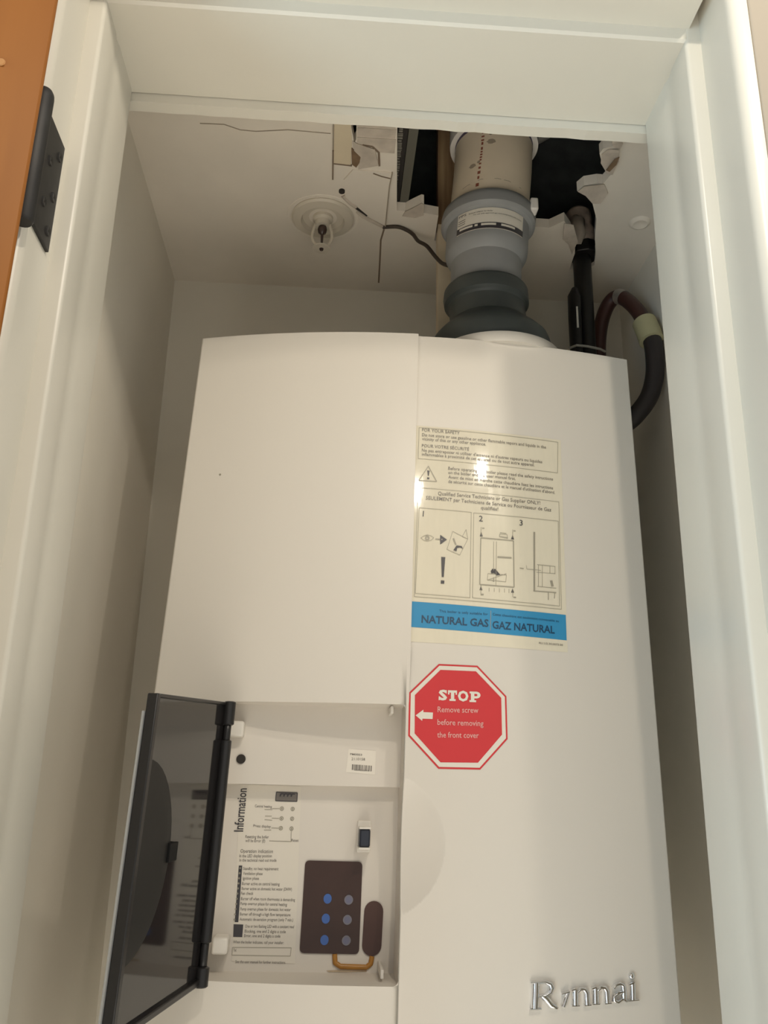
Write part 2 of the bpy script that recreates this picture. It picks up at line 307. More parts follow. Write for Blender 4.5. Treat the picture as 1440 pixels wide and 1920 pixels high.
pvc = material('aged_pvc', (0.92,0.79,0.61), 0.45, noise=0.16, scale=14)
pvc_white = material('white_pvc', (0.80,0.76,0.70), 0.45)
primer = material('purple_primer', (0.05,0.03,0.09), 0.5)
red_print = material('red_print', (0.32,0.10,0.06), 0.6)
smudge = material('smudge', (0.42,0.34,0.25), 0.7)
black_pipe = material('black_iron', (0.018,0.016,0.015), 0.42, 0.3, noise=0.3, scale=50)
brass = material('dirty_fitting', (0.62,0.52,0.44), 0.5, 0.15, noise=0.5, scale=60)
pex = material('red_brown_hose', (0.075,0.028,0.022), 0.4)
hose_black = material('black_hose', (0.035,0.028,0.028), 0.45)
tape = material('masking_tape', (0.55,0.51,0.30), 0.7)
tie = material('nylon_tie', (0.45,0.43,0.38), 0.5)
cable_br = material('brown_cable', (0.045,0.030,0.020), 0.5)
batten_m = material('raw_lumber', (0.58,0.41,0.23), 0.8, color2=(0.20,0.11,0.05), scale=8, stretch=(10,10,0.7))
pale_pvc = material('pale_strip', (0.78,0.67,0.49), 0.7, noise=0.1, scale=15)
sprinkler_white = material('sprinkler_white', (0.66,0.60,0.50), 0.45)
bulb_dark = material('sprinkler_bulb', (0.05,0.03,0.025), 0.25)
duct_dark = material('dark_duct', (0.16,0.15,0.14), 0.6)
stamp = material('joist_stamp', (0.28,0.26,0.22), 0.8)
joist_grey = material('joist_flange', (0.13,0.125,0.10), 0.8)
floor_m = material('hall_floor', (0.62,0.58,0.51), 0.5, noise=0.2, scale=6, stretch=(1,8,1))

# ------------------------------------------------------------------ setting
XL, XR, YB, ZC = -0.3168, 0.3164, 0.2642, 0.2315        # closet interior
L1, R1, H1 = -0.2614, 0.1714, 0.1033                    # faces of the door stops
T = 0.012                                               # stop thickness
L0, R0, H0 = L1-T, R1+T, H1+T                           # jamb faces
YS, YF, YN = -0.3148, -0.2253, -0.360                   # stop front, jamb back, jamb front
ZF = -FLOOR
ZH = 0.60                                               # top of the modelled hall wall
def structure(name, mb, mat, parent=None, **k):
    o = obj(name, mb, mat, parent, **k)
    if not parent: o['kind'] = 'structure'
    return o
structure('floor', MB().box(-2.6,2.2,-3.2,0.5,ZF-0.05,ZF), floor_m)
structure('wall_back', MB().box(XL-0.1,XR+0.1,YB,YB+0.08,ZF,0.62), paint_wall)
structure('wall_left', MB().box(XL-0.08,XL,YF,YB,ZF,0.62), paint_wall)
structure('wall_right', MB().box(XR,XR+0.08,YF,YB,ZF,0.62), paint_wall)
# hall side of the partition around the opening
structure('wall_front_left', MB().box(-2.6,L0-0.02,YN+0.004,YF,ZF,ZH), paint_hall)
structure('wall_front_right', MB().box(R0+0.013,2.2,YN-0.002,YF,ZF,ZH), paint_hall, bevel=0.002)
structure('wall_front_top', MB().box(L0-0.02,R0+0.013,YN+0.004,YF,H0+0.02,ZH), paint_hall)
# jambs with planted stops, profiles extruded along their length
def jamb(name, prof, z0, z1, mat):
    m = MB(); n = len(prof)
    m.add([(x,y,z0) for x,y in prof]+[(x,y,z1) for x,y in prof], [(i,(i+1)%n,(i+1)%n+n,i+n) for i in range(n)]+[tuple(range(n-1,-1,-1)), tuple(range(n,2*n))])
    return structure(name, m, mat, smooth=True, angle=50)
def stop_profile(sgn, X0, X1, out):
    # from the bull-nosed front edge, back along the rabbet, over the stop, to the closet side
    p = [(X0+sgn*out, YN-0.002)]
    for k in range(6):
        a = math.pi/2*k/5; p.append((X0+sgn*0.008*(1-math.sin(a)), YN-0.002+0.008*(1-math.cos(a))))
    p += [(X0, YS)]
    # eased nose of the stop
    for k in range(5):
        a = math.pi/2*k/4; p.append((X1+sgn*0.003*(1-math.sin(a)), YS+0.003*(1-math.cos(a))))
    p += [(X1,YS+0.030),(X1+sgn*0.0012,YS+0.036),(X1+sgn*0.0002,YS+0.043),(X1,YS+0.055)]
    for k in range(5):
        a = math.pi/2*k/4; p.append((X1+sgn*0.003*(1-math.cos(a)), YF-0.003+0.003*math.sin(a)))
    p += [(X0+sgn*out, YF)]
    return p
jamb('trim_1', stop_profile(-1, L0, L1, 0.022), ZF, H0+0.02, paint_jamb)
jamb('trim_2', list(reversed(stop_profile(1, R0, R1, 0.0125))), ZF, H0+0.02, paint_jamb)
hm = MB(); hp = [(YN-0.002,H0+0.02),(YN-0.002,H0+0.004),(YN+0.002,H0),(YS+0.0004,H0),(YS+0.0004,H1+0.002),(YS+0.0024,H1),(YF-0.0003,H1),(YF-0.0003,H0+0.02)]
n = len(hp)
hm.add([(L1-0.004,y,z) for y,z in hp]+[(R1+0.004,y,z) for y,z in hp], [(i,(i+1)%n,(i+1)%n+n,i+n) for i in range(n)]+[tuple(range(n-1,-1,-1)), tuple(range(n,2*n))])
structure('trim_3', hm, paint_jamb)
# drywall edge hanging just below the head on the closet side, then the closet's inner front wall above
m = MB(); pts = []
N = 40
for i in range(N+1):
    x = L1-0.06+(R1-L1+0.20)*i/N; pts.append((x, H1-0.0082+0.0006*rnd.uniform(-1,1)))
for i in range(N):
    (x0,z0),(x1,z1) = pts[i],pts[i+1]
    m.hexa([(x0,YF+0.0005,z0),(x1,YF+0.0005,z1),(x1,YF+0.0005,0.6),(x0,YF+0.0005,0.6)], [(x0,YF+0.012,z0),(x1,YF+0.012,z1),(x1,YF+0.012,0.6),(x0,YF+0.012,0.6)])
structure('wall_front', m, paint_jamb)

# ceiling with its torn opening ------------------------------------------------
HOLE = [(-0.0338,-0.14),(-0.0323,-0.0886),(-0.0195,0.0817),(-0.009,0.0817),(-0.0025,0.0749),(0.0088,0.0647),(0.0121,0.0654),(0.0133,0.0828),(0.0322,0.0863),
 (0.0335,0.1380),(0.0700,0.1380),(0.0894,0.1201),(0.1288,0.1119),(0.1547,0.0973),(0.1731,0.0978),(0.188,0.0824),(0.2007,0.1000),(0.2128,0.1241),(0.2194,0.1483),(0.222,0.185),
 (0.240,0.189),(0.252,0.172),(0.246,0.145),(0.236,0.115),(0.226,0.075),(0.212,0.045),(0.2000,0.0313),(0.1882,0.0256),(0.1934,0.0146),(0.2076,0.0095),(0.2146,0.0098),(0.2189,-0.0063),(0.2116,-0.0138),
 (0.2023,-0.0245),(0.1956,-0.0386),(0.1974,-0.0464),(0.2082,-0.0515),(0.2023,-0.0609),(0.2011,-0.0737),(0.1891,-0.14)]
SLOT = [(-0.0825,-0.12),(-0.0747,-0.12),(-0.0731,-0.0364),(-0.0752,-0.0312),(-0.0788,-0.0537)]
outer = [(XL-0.02,YF+0.005),(XR+0.02,YF+0.005),(XR+0.02,YB+0.02),(XL-0.02,YB+0.02)]
m = MB(); allp = outer+HOLE+SLOT; na = len(allp)
tri = tessellate_polygon([[Vector((x,y,0)) for x,y in q] for q in (outer,HOLE,SLOT)])
m.add([(x,y,ZC) for x,y in allp]+[(x,y,ZC+0.0127) for x,y in allp], [tuple(t) for t in tri]+[tuple(i+na for i in reversed(t)) for t in tri])
for a,c in ((4,len(HOLE)),(4+len(HOLE),len(SLOT))):
    m.f += [(a+i, a+(i+1)%c, a+(i+1)%c+na, a+i+na) for i in range(c)]
ceiling = structure('ceiling', m, paint_ceil)
# pieces of the patched ceiling, each a little proud of it
def flat_piece(name, poly, dz, th, mat, label=None, kind=None):
    o = obj(name, MB().prism(poly, ZC-dz, ZC-dz+th), mat, ceiling, label=label); 
    if kind: o['kind'] = kind
    return o
flat_piece('patch_board', [(-0.0851,0.0287),(-0.0751,0.0104),(-0.0305,0.0118),(-0.032,0.0333),(-0.0318,0.1106),(-0.054,0.0923),(-0.0664,0.0779),(-0.0824,0.0611)], 0.0022, 0.002, paint_ceil, 'raised square drywall patch')
flat_piece('patch_board', [(-0.0975,-0.11),(-0.0830,-0.11),(-0.0790,-0.0537),(-0.0775,-0.030),(-0.078,0.003),(-0.0972,0.0015)], 0.0014, 0.0012, pale_pvc, 'narrow raw board strip beside the slot')
for (a,b) in (((-0.0730,-0.12),(-0.0318,-0.0578)),((-0.0726,-0.0560),(-0.0310,-0.0432)),((-0.0722,-0.0415),(-0.0300,-0.0200))):
    flat_piece('patch_board', [a,(b[0],a[1]),b,(a[0],b[1])], 0.0012, 0.001, plaster)
# curled paper flaps
def flap(poly, lift, mat, name='torn_paper'):
    m = MB(); cx = sum(p[0] for p in poly)/len(poly)
    n = len(poly); k = [lift*math.sin(i*2.1+0.5)**2 for i in range(n)]
    lo = [(p[0],p[1],ZC-0.001-k[i]) for i,p in enumerate(poly)]; hi = [(a,b,c+0.0008) for a,b,c in lo]
    tri = tessellate_polygon([[Vector((p[0],p[1],0)) for p in poly]])
    m.add(lo+hi, [tuple(t) for t in tri]+[tuple(i+n for i in reversed(t)) for t in tri]+[(i,(i+1)%n,(i+1)%n+n,i+n) for i in range(n)])
    return obj(name, m, mat, ceiling, smooth=True, angle=60)
flap([(-0.0771,-0.036),(-0.0706,-0.0317),(-0.06,-0.0309),(-0.0521,-0.0249),(-0.0464,0.0006),(-0.0692,0.0053),(-0.0672,-0.0116),(-0.0749,-0.0212)], 0.004, plaster)
flat_piece('torn_paper', [(-0.078,-0.0251),(-0.0749,-0.0212),(-0.0674,-0.0116),(-0.0672,-0.0046),(-0.0716,0.0064),(-0.0766,0.0015)], 0.0019, 0.0015, paper_brown, 'brown exposed paper backing')
flap([(0.2005,-0.0721),(0.2087,-0.0647),(0.2142,-0.062),(0.215,-0.0488),(0.2065,-0.053),(0.2023,-0.0609)], 0.004, plaster)
flap([(0.1976,-0.0396),(0.2023,-0.0476),(0.2125,-0.0527),(0.2198,-0.0304),(0.2196,-0.0082),(0.2116,-0.0138),(0.2006,-0.0261)], 0.005, plaster)
flat_piece('torn_paper', [(0.2085,-0.020),(0.2125,-0.038),(0.2165,-0.042),(0.217,-0.030),(0.213,-0.018)], 0.0065, 0.001, paper_brown)
flap([(0.1886,0.0246),(0.1934,0.0146),(0.207,0.0077),(0.2155,0.0088),(0.2247,0.0242),(0.2203,0.0397),(0.2120,0.0443),(0.2,0.0313)], 0.004, plaster)
flap([(0.1884,0.0844),(0.2007,0.0866),(0.2128,0.1121),(0.2154,0.1483),(0.2047,0.126),(0.1932,0.1101)], 0.006, plaster)
flap([(-0.012,0.090),(-0.009,0.0800),(-0.0015,0.0725),(0.0088,0.0630),(0.0121,0.0650),(0.0138,0.0840),(0.004,0.092)], 0.002, plaster)
# seams and cracks: shallow dark joints
def joint(name, path, wd, mat, dz=0.0004):
    m = MB()
    for i in range(len(path)-1):
        a,b = Vector(path[i]),Vector(path[i+1]); d = (b-a).normalized(); q = Vector((-d[1],d[0]))*wd/2
        m.hexa([(*(a-q),ZC-dz),(*(b-q),ZC-dz),(*(b+q),ZC-dz),(*(a+q),ZC-dz)], [(*(a-q),ZC+0.001),(*(b-q),ZC+0.001),(*(b+q),ZC+0.001),(*(a+q),ZC+0.001)])
    return obj(name, m, mat, ceiling)
seam_m = material('seam_dark', (0.23,0.17,0.12), 0.9)
scratch_m = material('scratch', (0.36,0.30,0.23), 0.9)
joint('seam', [(-0.0985,-0.10),(-0.0983,-0.0583),(-0.0981,-0.02)], 0.0012, scratch_m, 0.0017)
joint('seam', [(-0.0981,-0.018),(-0.098,0.0299)], 0.0016, seam_m, 0.0017)
joint('seam', [(-0.0302,0.0116),(-0.0318,0.0332),(-0.0316,0.1126)], 0.0014, scratch_m, 0.0026)
joint('seam', [(-0.0318,0.1126),(-0.0353,0.1432),(-0.0337,0.19),(-0.0322,0.2426)], 0.0022, seam_m)
joint('seam', [(-0.0971,0.0025),(-0.0765,0.0042)], 0.0018, seam_m, 0.0017)
joint('seam', [(-0.0518,0.0137),(-0.042,0.018),(-0.031,0.021)], 0.0018, seam_m, 0.0025)
joint('seam', [(-0.066,-0.0305),(-0.055,-0.0290),(-0.0475,-0.020),(-0.0455,0.002)], 0.0022, seam_m, 0.0016)
joint('crack', [(-0.2405,-0.0466),(-0.2149,-0.0473),(-0.1985,-0.0407),(-0.1815,-0.0398),(-0.1468,-0.0453),(-0.101,-0.0437)], 0.0012, scratch_m)
joint('crack', [(-0.0700,0.0790),(-0.066,0.0836),(-0.060,0.0890),(-0.0545,0.0945)], 0.0042, dark_gap, 0.0004)
obj('plaster_bead', MB().tube([(-0.0856,0.0584,ZC),(-0.076,0.071,ZC-0.001),(-0.0691,0.0765,ZC-0.001)], 0.003, 8), plaster, ceiling, smooth=True)
obj('plaster_bead', MB().tube([(-0.068,0.087,ZC),(-0.060,0.0955,ZC-0.001),(-0.0317,0.1157,ZC-0.001)], 0.0022, 8), plaster, ceiling, smooth=True)
obj('nail_hole', MB().lathe([(0.0001,ZC-0.0026),(0.0036,ZC-0.0026),(0.0036,ZC)], lambda z:(-0.0871,0.0498), 14), dark_gap, ceiling)
obj('plaster_dab', MB().lathe([(0.0135,ZC-0.0002),(0.012,ZC-0.002),(0.009,ZC-0.0035),(0.004,ZC-0.002),(0.0005,ZC-0.0015)], lambda z:(0.281,0.077), 20), paint_ceil, ceiling, smooth=True)

# dark floor space above the opening
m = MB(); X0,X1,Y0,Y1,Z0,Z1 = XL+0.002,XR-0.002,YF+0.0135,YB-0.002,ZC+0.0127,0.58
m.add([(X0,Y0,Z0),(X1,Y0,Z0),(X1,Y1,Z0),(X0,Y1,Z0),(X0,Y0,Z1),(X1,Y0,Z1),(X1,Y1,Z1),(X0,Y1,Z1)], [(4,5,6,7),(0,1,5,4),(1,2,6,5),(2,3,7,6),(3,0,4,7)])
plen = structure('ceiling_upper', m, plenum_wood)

# engineered joist whose stamped flange shows in the opening
j = thing('floor_joist', 'dark stamped floor joist seen in the ceiling gap left of the flue', 'joist', (-0.018,0.02,ZC+0.02))
obj('web', MB().box(-0.036,-0.0165,YF+0.02,YB-0.005,ZC+0.016,0.50), dark_gap, j)
obj('flange', MB().box(-0.0160,-0.0055,YF+0.02,YB-0.005,ZC+0.0135,ZC+0.06), joist_grey, j, label='grey bottom flange')
m = MB(); y = -0.04
while y < 0.075:
    l = rnd.uniform(0.002,0.0055); ww = rnd.choice([0.004,0.0055,0.0065])
    m.box(-0.0245-ww/2,-0.0245+ww/2,y,y+l*0.55,ZC+0.0153,ZC+0.0159); y += l
obj('stamp_print', m, stamp, j, label='faint pale stamped print')

# ------------------------------------------------------------------ wooden hall door and its hinge
door = bpy.data.objects.new('door_1', None); COL.objects.link(door); door.location = P((-0.262,-0.405,ZF)); door['kind'] = 'structure'
m = MB(); c = Vector((-0.2625,-0.394)); a = math.radians(150); dd = Vector((math.cos(a),-math.sin(a))); nn = Vector((-dd[1],dd[0]))
if nn[1] < 0: nn = -nn
q = [c, c+dd*0.46, c+dd*0.46+nn*0.035, c+nn*0.035]
m.hexa([(p[0],p[1],ZF+0.01) for p in q], [(p[0],p[1],H0-0.004) for p in q])
obj('door_leaf', m, wood_door, door, bevel=0.002)
m = MB(); p = c+dd*0.0248+nn*(-0.0006)
m.lathe([(0.0001,-0.0004),(0.0026,-0.0004),(0.0022,0.0004),(0.0001,0.0006)], lambda z:(0,0), 14)
m.v = [(p[0]+v[0], p[1]-v[2], -0.0467+v[1]) for v in m.v]
obj('filler_spot', m, material('filler', (0.46,0.22,0.075), 0.6), door)
hz0, hz1 = -0.1180, -0.0365
hinge = obj('hinge', MB().box(L0-0.0002,L0+0.0022,-0.366,-0.3235,hz0,hz1), hinge_black, door, label='black steel butt hinge', bevel=0.0006)
obj('knuckle', MB().lathe([(0.0055,hz0-0.010),(0.0065,hz0-0.008),(0.0065,hz1-0.001),(0.0062,hz1+0.002),(0.005,hz1+0.0045),(0.0015,hz1+0.006)], lambda z:(L0+0.0015,-0.3695), 20), hinge_black, hinge, smooth=True)
for y,z in ((-0.331,-0.050),(-0.345,-0.064),(-0.331,-0.0815),(-0.345,-0.095),(-0.331,-0.107)):
    m = MB().lathe([(0.0034,0),(0.0032,0.0009),(0.0012,0.0006),(0.0001,0.0002)], lambda z:(0,0), 14)
    m.v = [(L0+0.0022+v[2], y+v[0], z+v[1]) for v in m.v]
    obj('screw', m, hinge_black, hinge)

# ------------------------------------------------------------------ boiler
TILT, LEAN = 0.021, 0.0854
boiler = thing('wall_boiler', 'white wall hung boiler with bowed front cover inside the closet', 'boiler', (-0.01,0.2642,-0.71))
DC, DR, DD = (-0.0264,-0.485), 0.0566, 0.015          # round finger recess
def yleft(u): return -0.033*(1-(u/0.225)**2)
def yright(u): return -0.028*(1-(u/0.225)**2)
def dent(u,z):
    r = math.hypot(u-DC[0], z-DC[1])/DR
    return DD*(1-r*r) if r < 1 else 0.0
def W(u, z, y): return (u+TILT*z, y+LEAN*z, z)
def Fr(u, z, off=0.0): return W(u, z, yright(u)+dent(u,z)-off)
def Fl(u, z, off=0.0): return W(u, z, (yright(u) if u > -0.0056 and z < -0.37 else yleft(u))+dent(u,z)-off)
def tray_up(u, z, off=0.0): return W(u, z, 0.005-off)
def tray_lo(u, z, off=0.0): return W(u, z, 0.020-off)
BZ = -0.71
def span(a, b, n): return [a+(b-a)*i/n for i in range(n+1)]
def panel(name, F, us, zs, hole, side, mat):
    """bowed sheet on a grid with analytic normals; side wall and rim returned to the casing"""
    m = MB(); nrm = []; nu, nz = len(us), len(zs)
    for z in zs:
        for u in us:
            m.v.append(F(u,z)); e = 2e-4
            a = Vector(F(u+e,z))-Vector(F(u-e,z)); b = Vector(F(u,z+e))-Vector(F(u,z-e))
            nv = a.cross(b).normalized()
            if nv[1] > 0: nv = -nv
            nrm.append(nv)
    for k in range(nz-1):
        for i in range(nu-1):
            if hole and hole[0]-1e-6 <= us[i] and us[i+1] <= hole[1]+1e-6 and hole[3]-1e-6 <= zs[k+1] and zs[k] <= hole[2]+1e-6: continue
            m.f.append((k*nu+i, (k+1)*nu+i, (k+1)*nu+i+1, k*nu+i+1))
    if hole:        # rounded corners at the right of the opening
        for zc,sz in ((hole[2],-1),(hole[3],1)):
            r = 0.005; cu, cz = hole[1]-r, zc+sz*r; base = len(m.v); k = 6
            arc = [(cu+r*math.sin(math.pi/2*i/k), cz-sz*r*math.cos(math.pi/2*i/k)) for i in range(k+1)]
            for p in [(hole[1],zc)]+arc: m.v.append(F(*p)); nrm.append(nrm[0].copy() if False else Vector((0.08,-0.99,0.085)).normalized())
            for i in range(k):
                t = (base, base+1+i, base+2+i); p0,p1,p2 = [Vector(m.v[q]) for q in t]
                m.f.append(t if (p1-p0).cross(p2-p0)[1] < 0 else t[::-1])
    o = obj(name, m, mat, boiler, normals=nrm)
    return o
HO = (-0.1565,-0.0055,-0.3735,-0.5860)
usL = sorted(set(span(-0.2235,HO[0],16)+span(HO[0],HO[1],30)+[-0.0040,-0.0025]))
zsL = [0.0]+span(-0.03,HO[2],8)+span(HO[2],-0.43,3)[1:]+span(-0.43,-0.54,44)[1:]+span(-0.54,HO[3],3)[1:]+[-0.64,BZ]
panel('front_cover_left', Fl, usL, zsL, HO, -1, white_shell)
usR = sorted(set([-0.0025]+span(-0.0015,0.034,32)+span(0.034,0.2235,26)))
zsR = [0.0]+span(-0.03,-0.425,8)+span(-0.43,-0.54,80)+[-0.6,-0.66,BZ]
panel('front_cover_right', Fr, usR, zsR, None, 1, white_shell)
# rim: rolled edge of the cover, its sides and top back to the casing
for sgn,F in ((-1,yleft),(1,yright)):
    m = MB(); prof = [(0.2235,F(0.2235)),(0.2243,F(0.2235)+0.0006),(0.2248,F(0.2235)+0.0016),(0.225,F(0.2235)+0.003)]
    for z0,z1 in ((0.0,BZ),):
        vs = [W(sgn*u,z,y) for z in (z0,z1) for u,y in prof]+[(sgn*0.225+TILT*z0,0.05,z0),(sgn*0.225+TILT*z1,0.05,z1)]
        m.add(vs, [(i,i+1,i+5,i+4) for i in range(3)]+[(3,8,9,7)])
    obj('cover_side', m, white_shell, boiler, smooth=True)
m = MB()
topl = [W(u,0,yleft(u)) for u in usL]; topr = [W(u,0,yright(u)) for u in usR]
vs = [(-0.225,0.05,0)]+[W(-0.225,0,0.001)]+topl+topr+[W(0.225,0,0.001),(0.225,0.05,0)]
m.add(vs, [tuple(range(len(vs)))])
m.add([W(-0.0025,z,yy(-0.0025)) for z in (0,-0.325) for yy in (yleft,yright)], [(0,1,3,2)])
obj('cover_rim', m, white_shell, boiler)
obj('casing', MB().box(-0.226,0.198,0.03,0.2638,BZ-0.01,-0.002), white_shell, boiler, bevel=0.004)

# control tray -----------------------------------------------------------------
tray = MB()
ush = [u for u in usL if HO[0]-1e-6 <= u <= HO[1]+1e-6]
ZLEDGE = -0.441
for z,fl in ((HO[2],tray_up),(HO[3],tray_lo)):
    a = [Fl(u,z) for u in ush]; b = [fl(u,z) for u in ush]; n = len(ush)
    tray.add(a+b, [(i,i+1,i+1+n,i+n) for i in range(n-1)])
for u in (HO[0],HO[1]):
    zz = [HO[2]]+[z for z in zsL if HO[3] < z < HO[2]]+[HO[3]]
    zz = sorted(set(zz+[ZLEDGE]), reverse=True)
    for k in range(len(zz)-1):
        fl = tray_up if zz[k+1] >= ZLEDGE-1e-6 else tray_lo
        tray.add([Fl(u,zz[k]),Fl(u,zz[k+1]),fl(u,zz[k+1]),fl(u,zz[k])], [(0,1,2,3)])
tray.add([tray_up(HO[0],HO[2]),tray_up(HO[1],HO[2]),tray_up(HO[1],ZLEDGE),tray_up(HO[0],ZLEDGE)], [(0,1,2,3)])
tray.add([tray_up(HO[0],ZLEDGE),tray_up(HO[1],ZLEDGE),tray_lo(HO[1],ZLEDGE),tray_lo(HO[0],ZLEDGE)], [(0,1,2,3)])
tray.add([tray_lo(HO[0],ZLEDGE),tray_lo(HO[1],ZLEDGE),tray_lo(HO[1],HO[3]),tray_lo(HO[0],HO[3])], [(0,1,2,3)])
obj('control_tray', tray, tray_white, boiler)
def block(name, F, u0, u1, z0, z1, o0, o1, mat, parent, bevel=0.0006, label=None):
    return obj(name, MB().hexa([F(u0,z0,o1),F(u1,z0,o1),F(u1,z1,o1),F(u0,z1,o1)], [F(u0,z0,o0),F(u1,z0,o0),F(u1,z1,o0),F(u0,z1,o0)]), mat, parent, bevel=bevel, label=label)
block('hinge_clip', tray_up, -0.1555,-0.1430,-0.4025,-0.3890,-0.001,0.013, clip_white, boiler, 0.0018)
block('hinge_clip', tray_lo, -0.1525,-0.1400,-0.5710,-0.5585,-0.001,0.021, clip_white, boiler, 0.0018)
m = MB().lathe([(0.0040,0),(0.0040,0.0012),(0.0030,0.0016),(0.0001,0.0016)], lambda z:(0,0), 20); c0 = (-0.1440,-0.4205)
m.v = [tray_up(c0[0]+v[0], c0[1]+v[1], v[2]) for v in m.v]
obj('screw_plug', m, dark_gap, boiler, label='small black screw plug')
for u,z,F,o in ((-0.0165,-0.3775,tray_up,0.030),(-0.0172,-0.5805,tray_lo,0.038)):
    block('door_catch', F, u-0.0013, u+0.0013, z-0.0032, z+0.0032, -0.001, o, clip_white, boiler, 0.0006)

# information sheet -------------------------------------------------------------
m = MB(); add_quad_grid(m, INFO_QUAD, lambda u,z: tray_lo(u,z,0.0003), 2, 2)
info = obj('information_sheet', m, paper_white, boiler)
lo = lambda u,z: tray_lo(u,z,0.0006)
m = MB()
for s,a,b,h in INFO_TEXT: add_text(m, s, a, b, h, lo, 0.004)
obj('lettering', m, ink_soft, info)
m = MB(); add_text(m, 'Information', INFO_SIDE[0], INFO_SIDE[1], 0.0078, lo, 0.012); obj('heading', m, ink, info)
m = MB(); add_quad_grid(m, INFO_ICON, lo, 1, 1); obj('display_picture', m, ink_soft, info)
m = MB()
(u0,z0),(u1,z1),(u2_,z2),(u3,z3) = INFO_ICON
add_loop(m, INFO_ICON, 0.0007, lambda u,z: tray_lo(u,z,0.0008))
for i in range(4):
    cu = u0+0.0042+i*0.0032; add_line(m, (cu,z0-0.0012), (cu-0.0008,z0-0.0036), 0.0012, lambda u,z: tray_lo(u,z,0.0009)); add_line(m, (cu,z0-0.0013), (cu+0.0024,z0-0.0015), 0.0009, lambda u,z: tray_lo(u,z,0.0009))
obj('display_symbols', m, ink, info)
m = MB(); add_quad_grid(m, INFO_BAR, lo, 1, 1); obj('black_bar', m, ink, info)
m = MB(); add_quad_grid(m, INFO_SQ, lo, 1, 1); obj('black_square', m, ink, info)
m = MB()
for q in INFO_DOTS: add_ring(m, q, 0.0011, 0.0018, lo, 14); add_disc(m, q, 0.0007, lo, 8)
for i in range(0,len(INFO_LINES),2): add_line(m, INFO_LINES[i], INFO_LINES[i+1], 0.0005, lo)
add_loop(m, INFO_BOX, 0.0004, lo)
obj('diagram', m, ink_line, info, kind='stuff')
m = MB()
for i in range(11):
    t = (i+0.5)/11; cu = -0.1372-0.0010*t; cz = INFO_BAR[0][1]+(INFO_BAR[3][1]-INFO_BAR[0][1])*t
    add_ring(m, (cu,cz), 0.0003, 0.0008, lambda u,z: tray_lo(u,z,0.0009), 8)
obj('bar_symbols', m, ink_line, info)

# keypad ------------------------------------------------------------------------
def rounded(quad, r, n=5):
    out = []; k = len(quad)
    for i in range(k):
        p = Vector(quad[i]); a = (Vector(quad[i-1])-p).normalized(); b = (Vector(quad[(i+1)%k])-p).normalized()
        for j in range(n+1):
            t = j/n; out.append(tuple(p + a*r*(1-t)**2 + b*r*t**2))
    return out
m = MB(); m.prism(rounded(KEYPAD,0.004), 0.0, 0.0012, lambda p: tray_lo(*p)); kp = obj('keypad', m, keypad_brown, boiler, label='dark brown keypad film')
for i,q in enumerate(DOTS):
    m = MB(); m.prism([(q[0]+0.0034*math.cos(a),q[1]+0.0038*math.sin(a)) for a in [2*math.pi*k/18 for k in range(18)]], 0.0010, 0.0018, lambda p: tray_lo(*p))
    obj('button', m, led_blue if i%2 == 0 else led_grey, kp, label='blue button dot' if i%2 == 0 else 'grey ringed button dot')
    if i%2:
        m = MB(); add_ring(m, q, 0.0027, 0.0037, lambda u,z: tray_lo(u,z,0.0020), 18); obj('button_ring', m, material('dot_ring',(0.20,0.19,0.22),0.4), kp)
cu, ru = (OVAL[2][0]+OVAL[3][0])/2, (OVAL[3][0]-OVAL[2][0])/2; zt, zb = OVAL[0][1]-ru, OVAL[1][1]+ru
pts = [(cu+0.0004+ru*math.cos(a),zt+ru*math.sin(a)) for a in span(0,math.pi,12)]+[(cu-0.0002+ru*math.cos(a),zb+ru*math.sin(a)) for a in span(math.pi,2*math.pi,12)]
m = MB(); m.prism(pts, 0.0, 0.0011, lambda p: tray_lo(*p)); obj('cover_film', m, keypad_oval, boiler, label='brown rounded film pad')
tl = [Vector(p) for p in TAIL]
path = []
for i in range(len(tl)-1):
    for t in (0,0.34,0.67): path.append(tl[i].lerp(tl[i+1],t))
path.append(tl[-1])
m = MB(); m.tube([tray_lo(p[0],p[1],0.0008) for p in path], 0.0021, 10); obj('flex_tail', m, amber, boiler, smooth=True, label='amber ribbon tail')
m = MB(); pts = [(-0.0603,-0.5845),(-0.045,-0.5836),(-0.0276,-0.5838),(-0.0272,-0.5852),(-0.045,-0.5857),(-0.058,-0.5856)]
add_poly(m, pts, lambda u,z: tray_lo(u,z,0.0004)); obj('rust_stain', m, stain_m, boiler)
# magnetic catch
ku, kz = (KNOB[0][0]+KNOB[1][0])/2-0.0004, (KNOB[0][1]+KNOB[2][1])/2
cl = block('latch_post', tray_lo, ku-0.0058, ku+0.0058, kz-0.0128, kz+0.0128, -0.001, 0.004, clip_white, boiler, 0.001)
block('post_end', tray_lo, ku-0.0050, ku+0.0050, kz+0.0068, kz+0.0084, 0.003, 0.026, clip_white, cl, 0.0005)
block('post_end', tray_lo, ku-0.0050, ku+0.0050, kz-0.0092, kz-0.0076, 0.003, 0.026, clip_white, cl, 0.0005)
block('post_core', tray_lo, ku-0.0046, ku+0.0046, kz-0.0078, kz+0.0070, 0.003, 0.024, knob_dark, cl, 0.0018, 'dark blue roller')
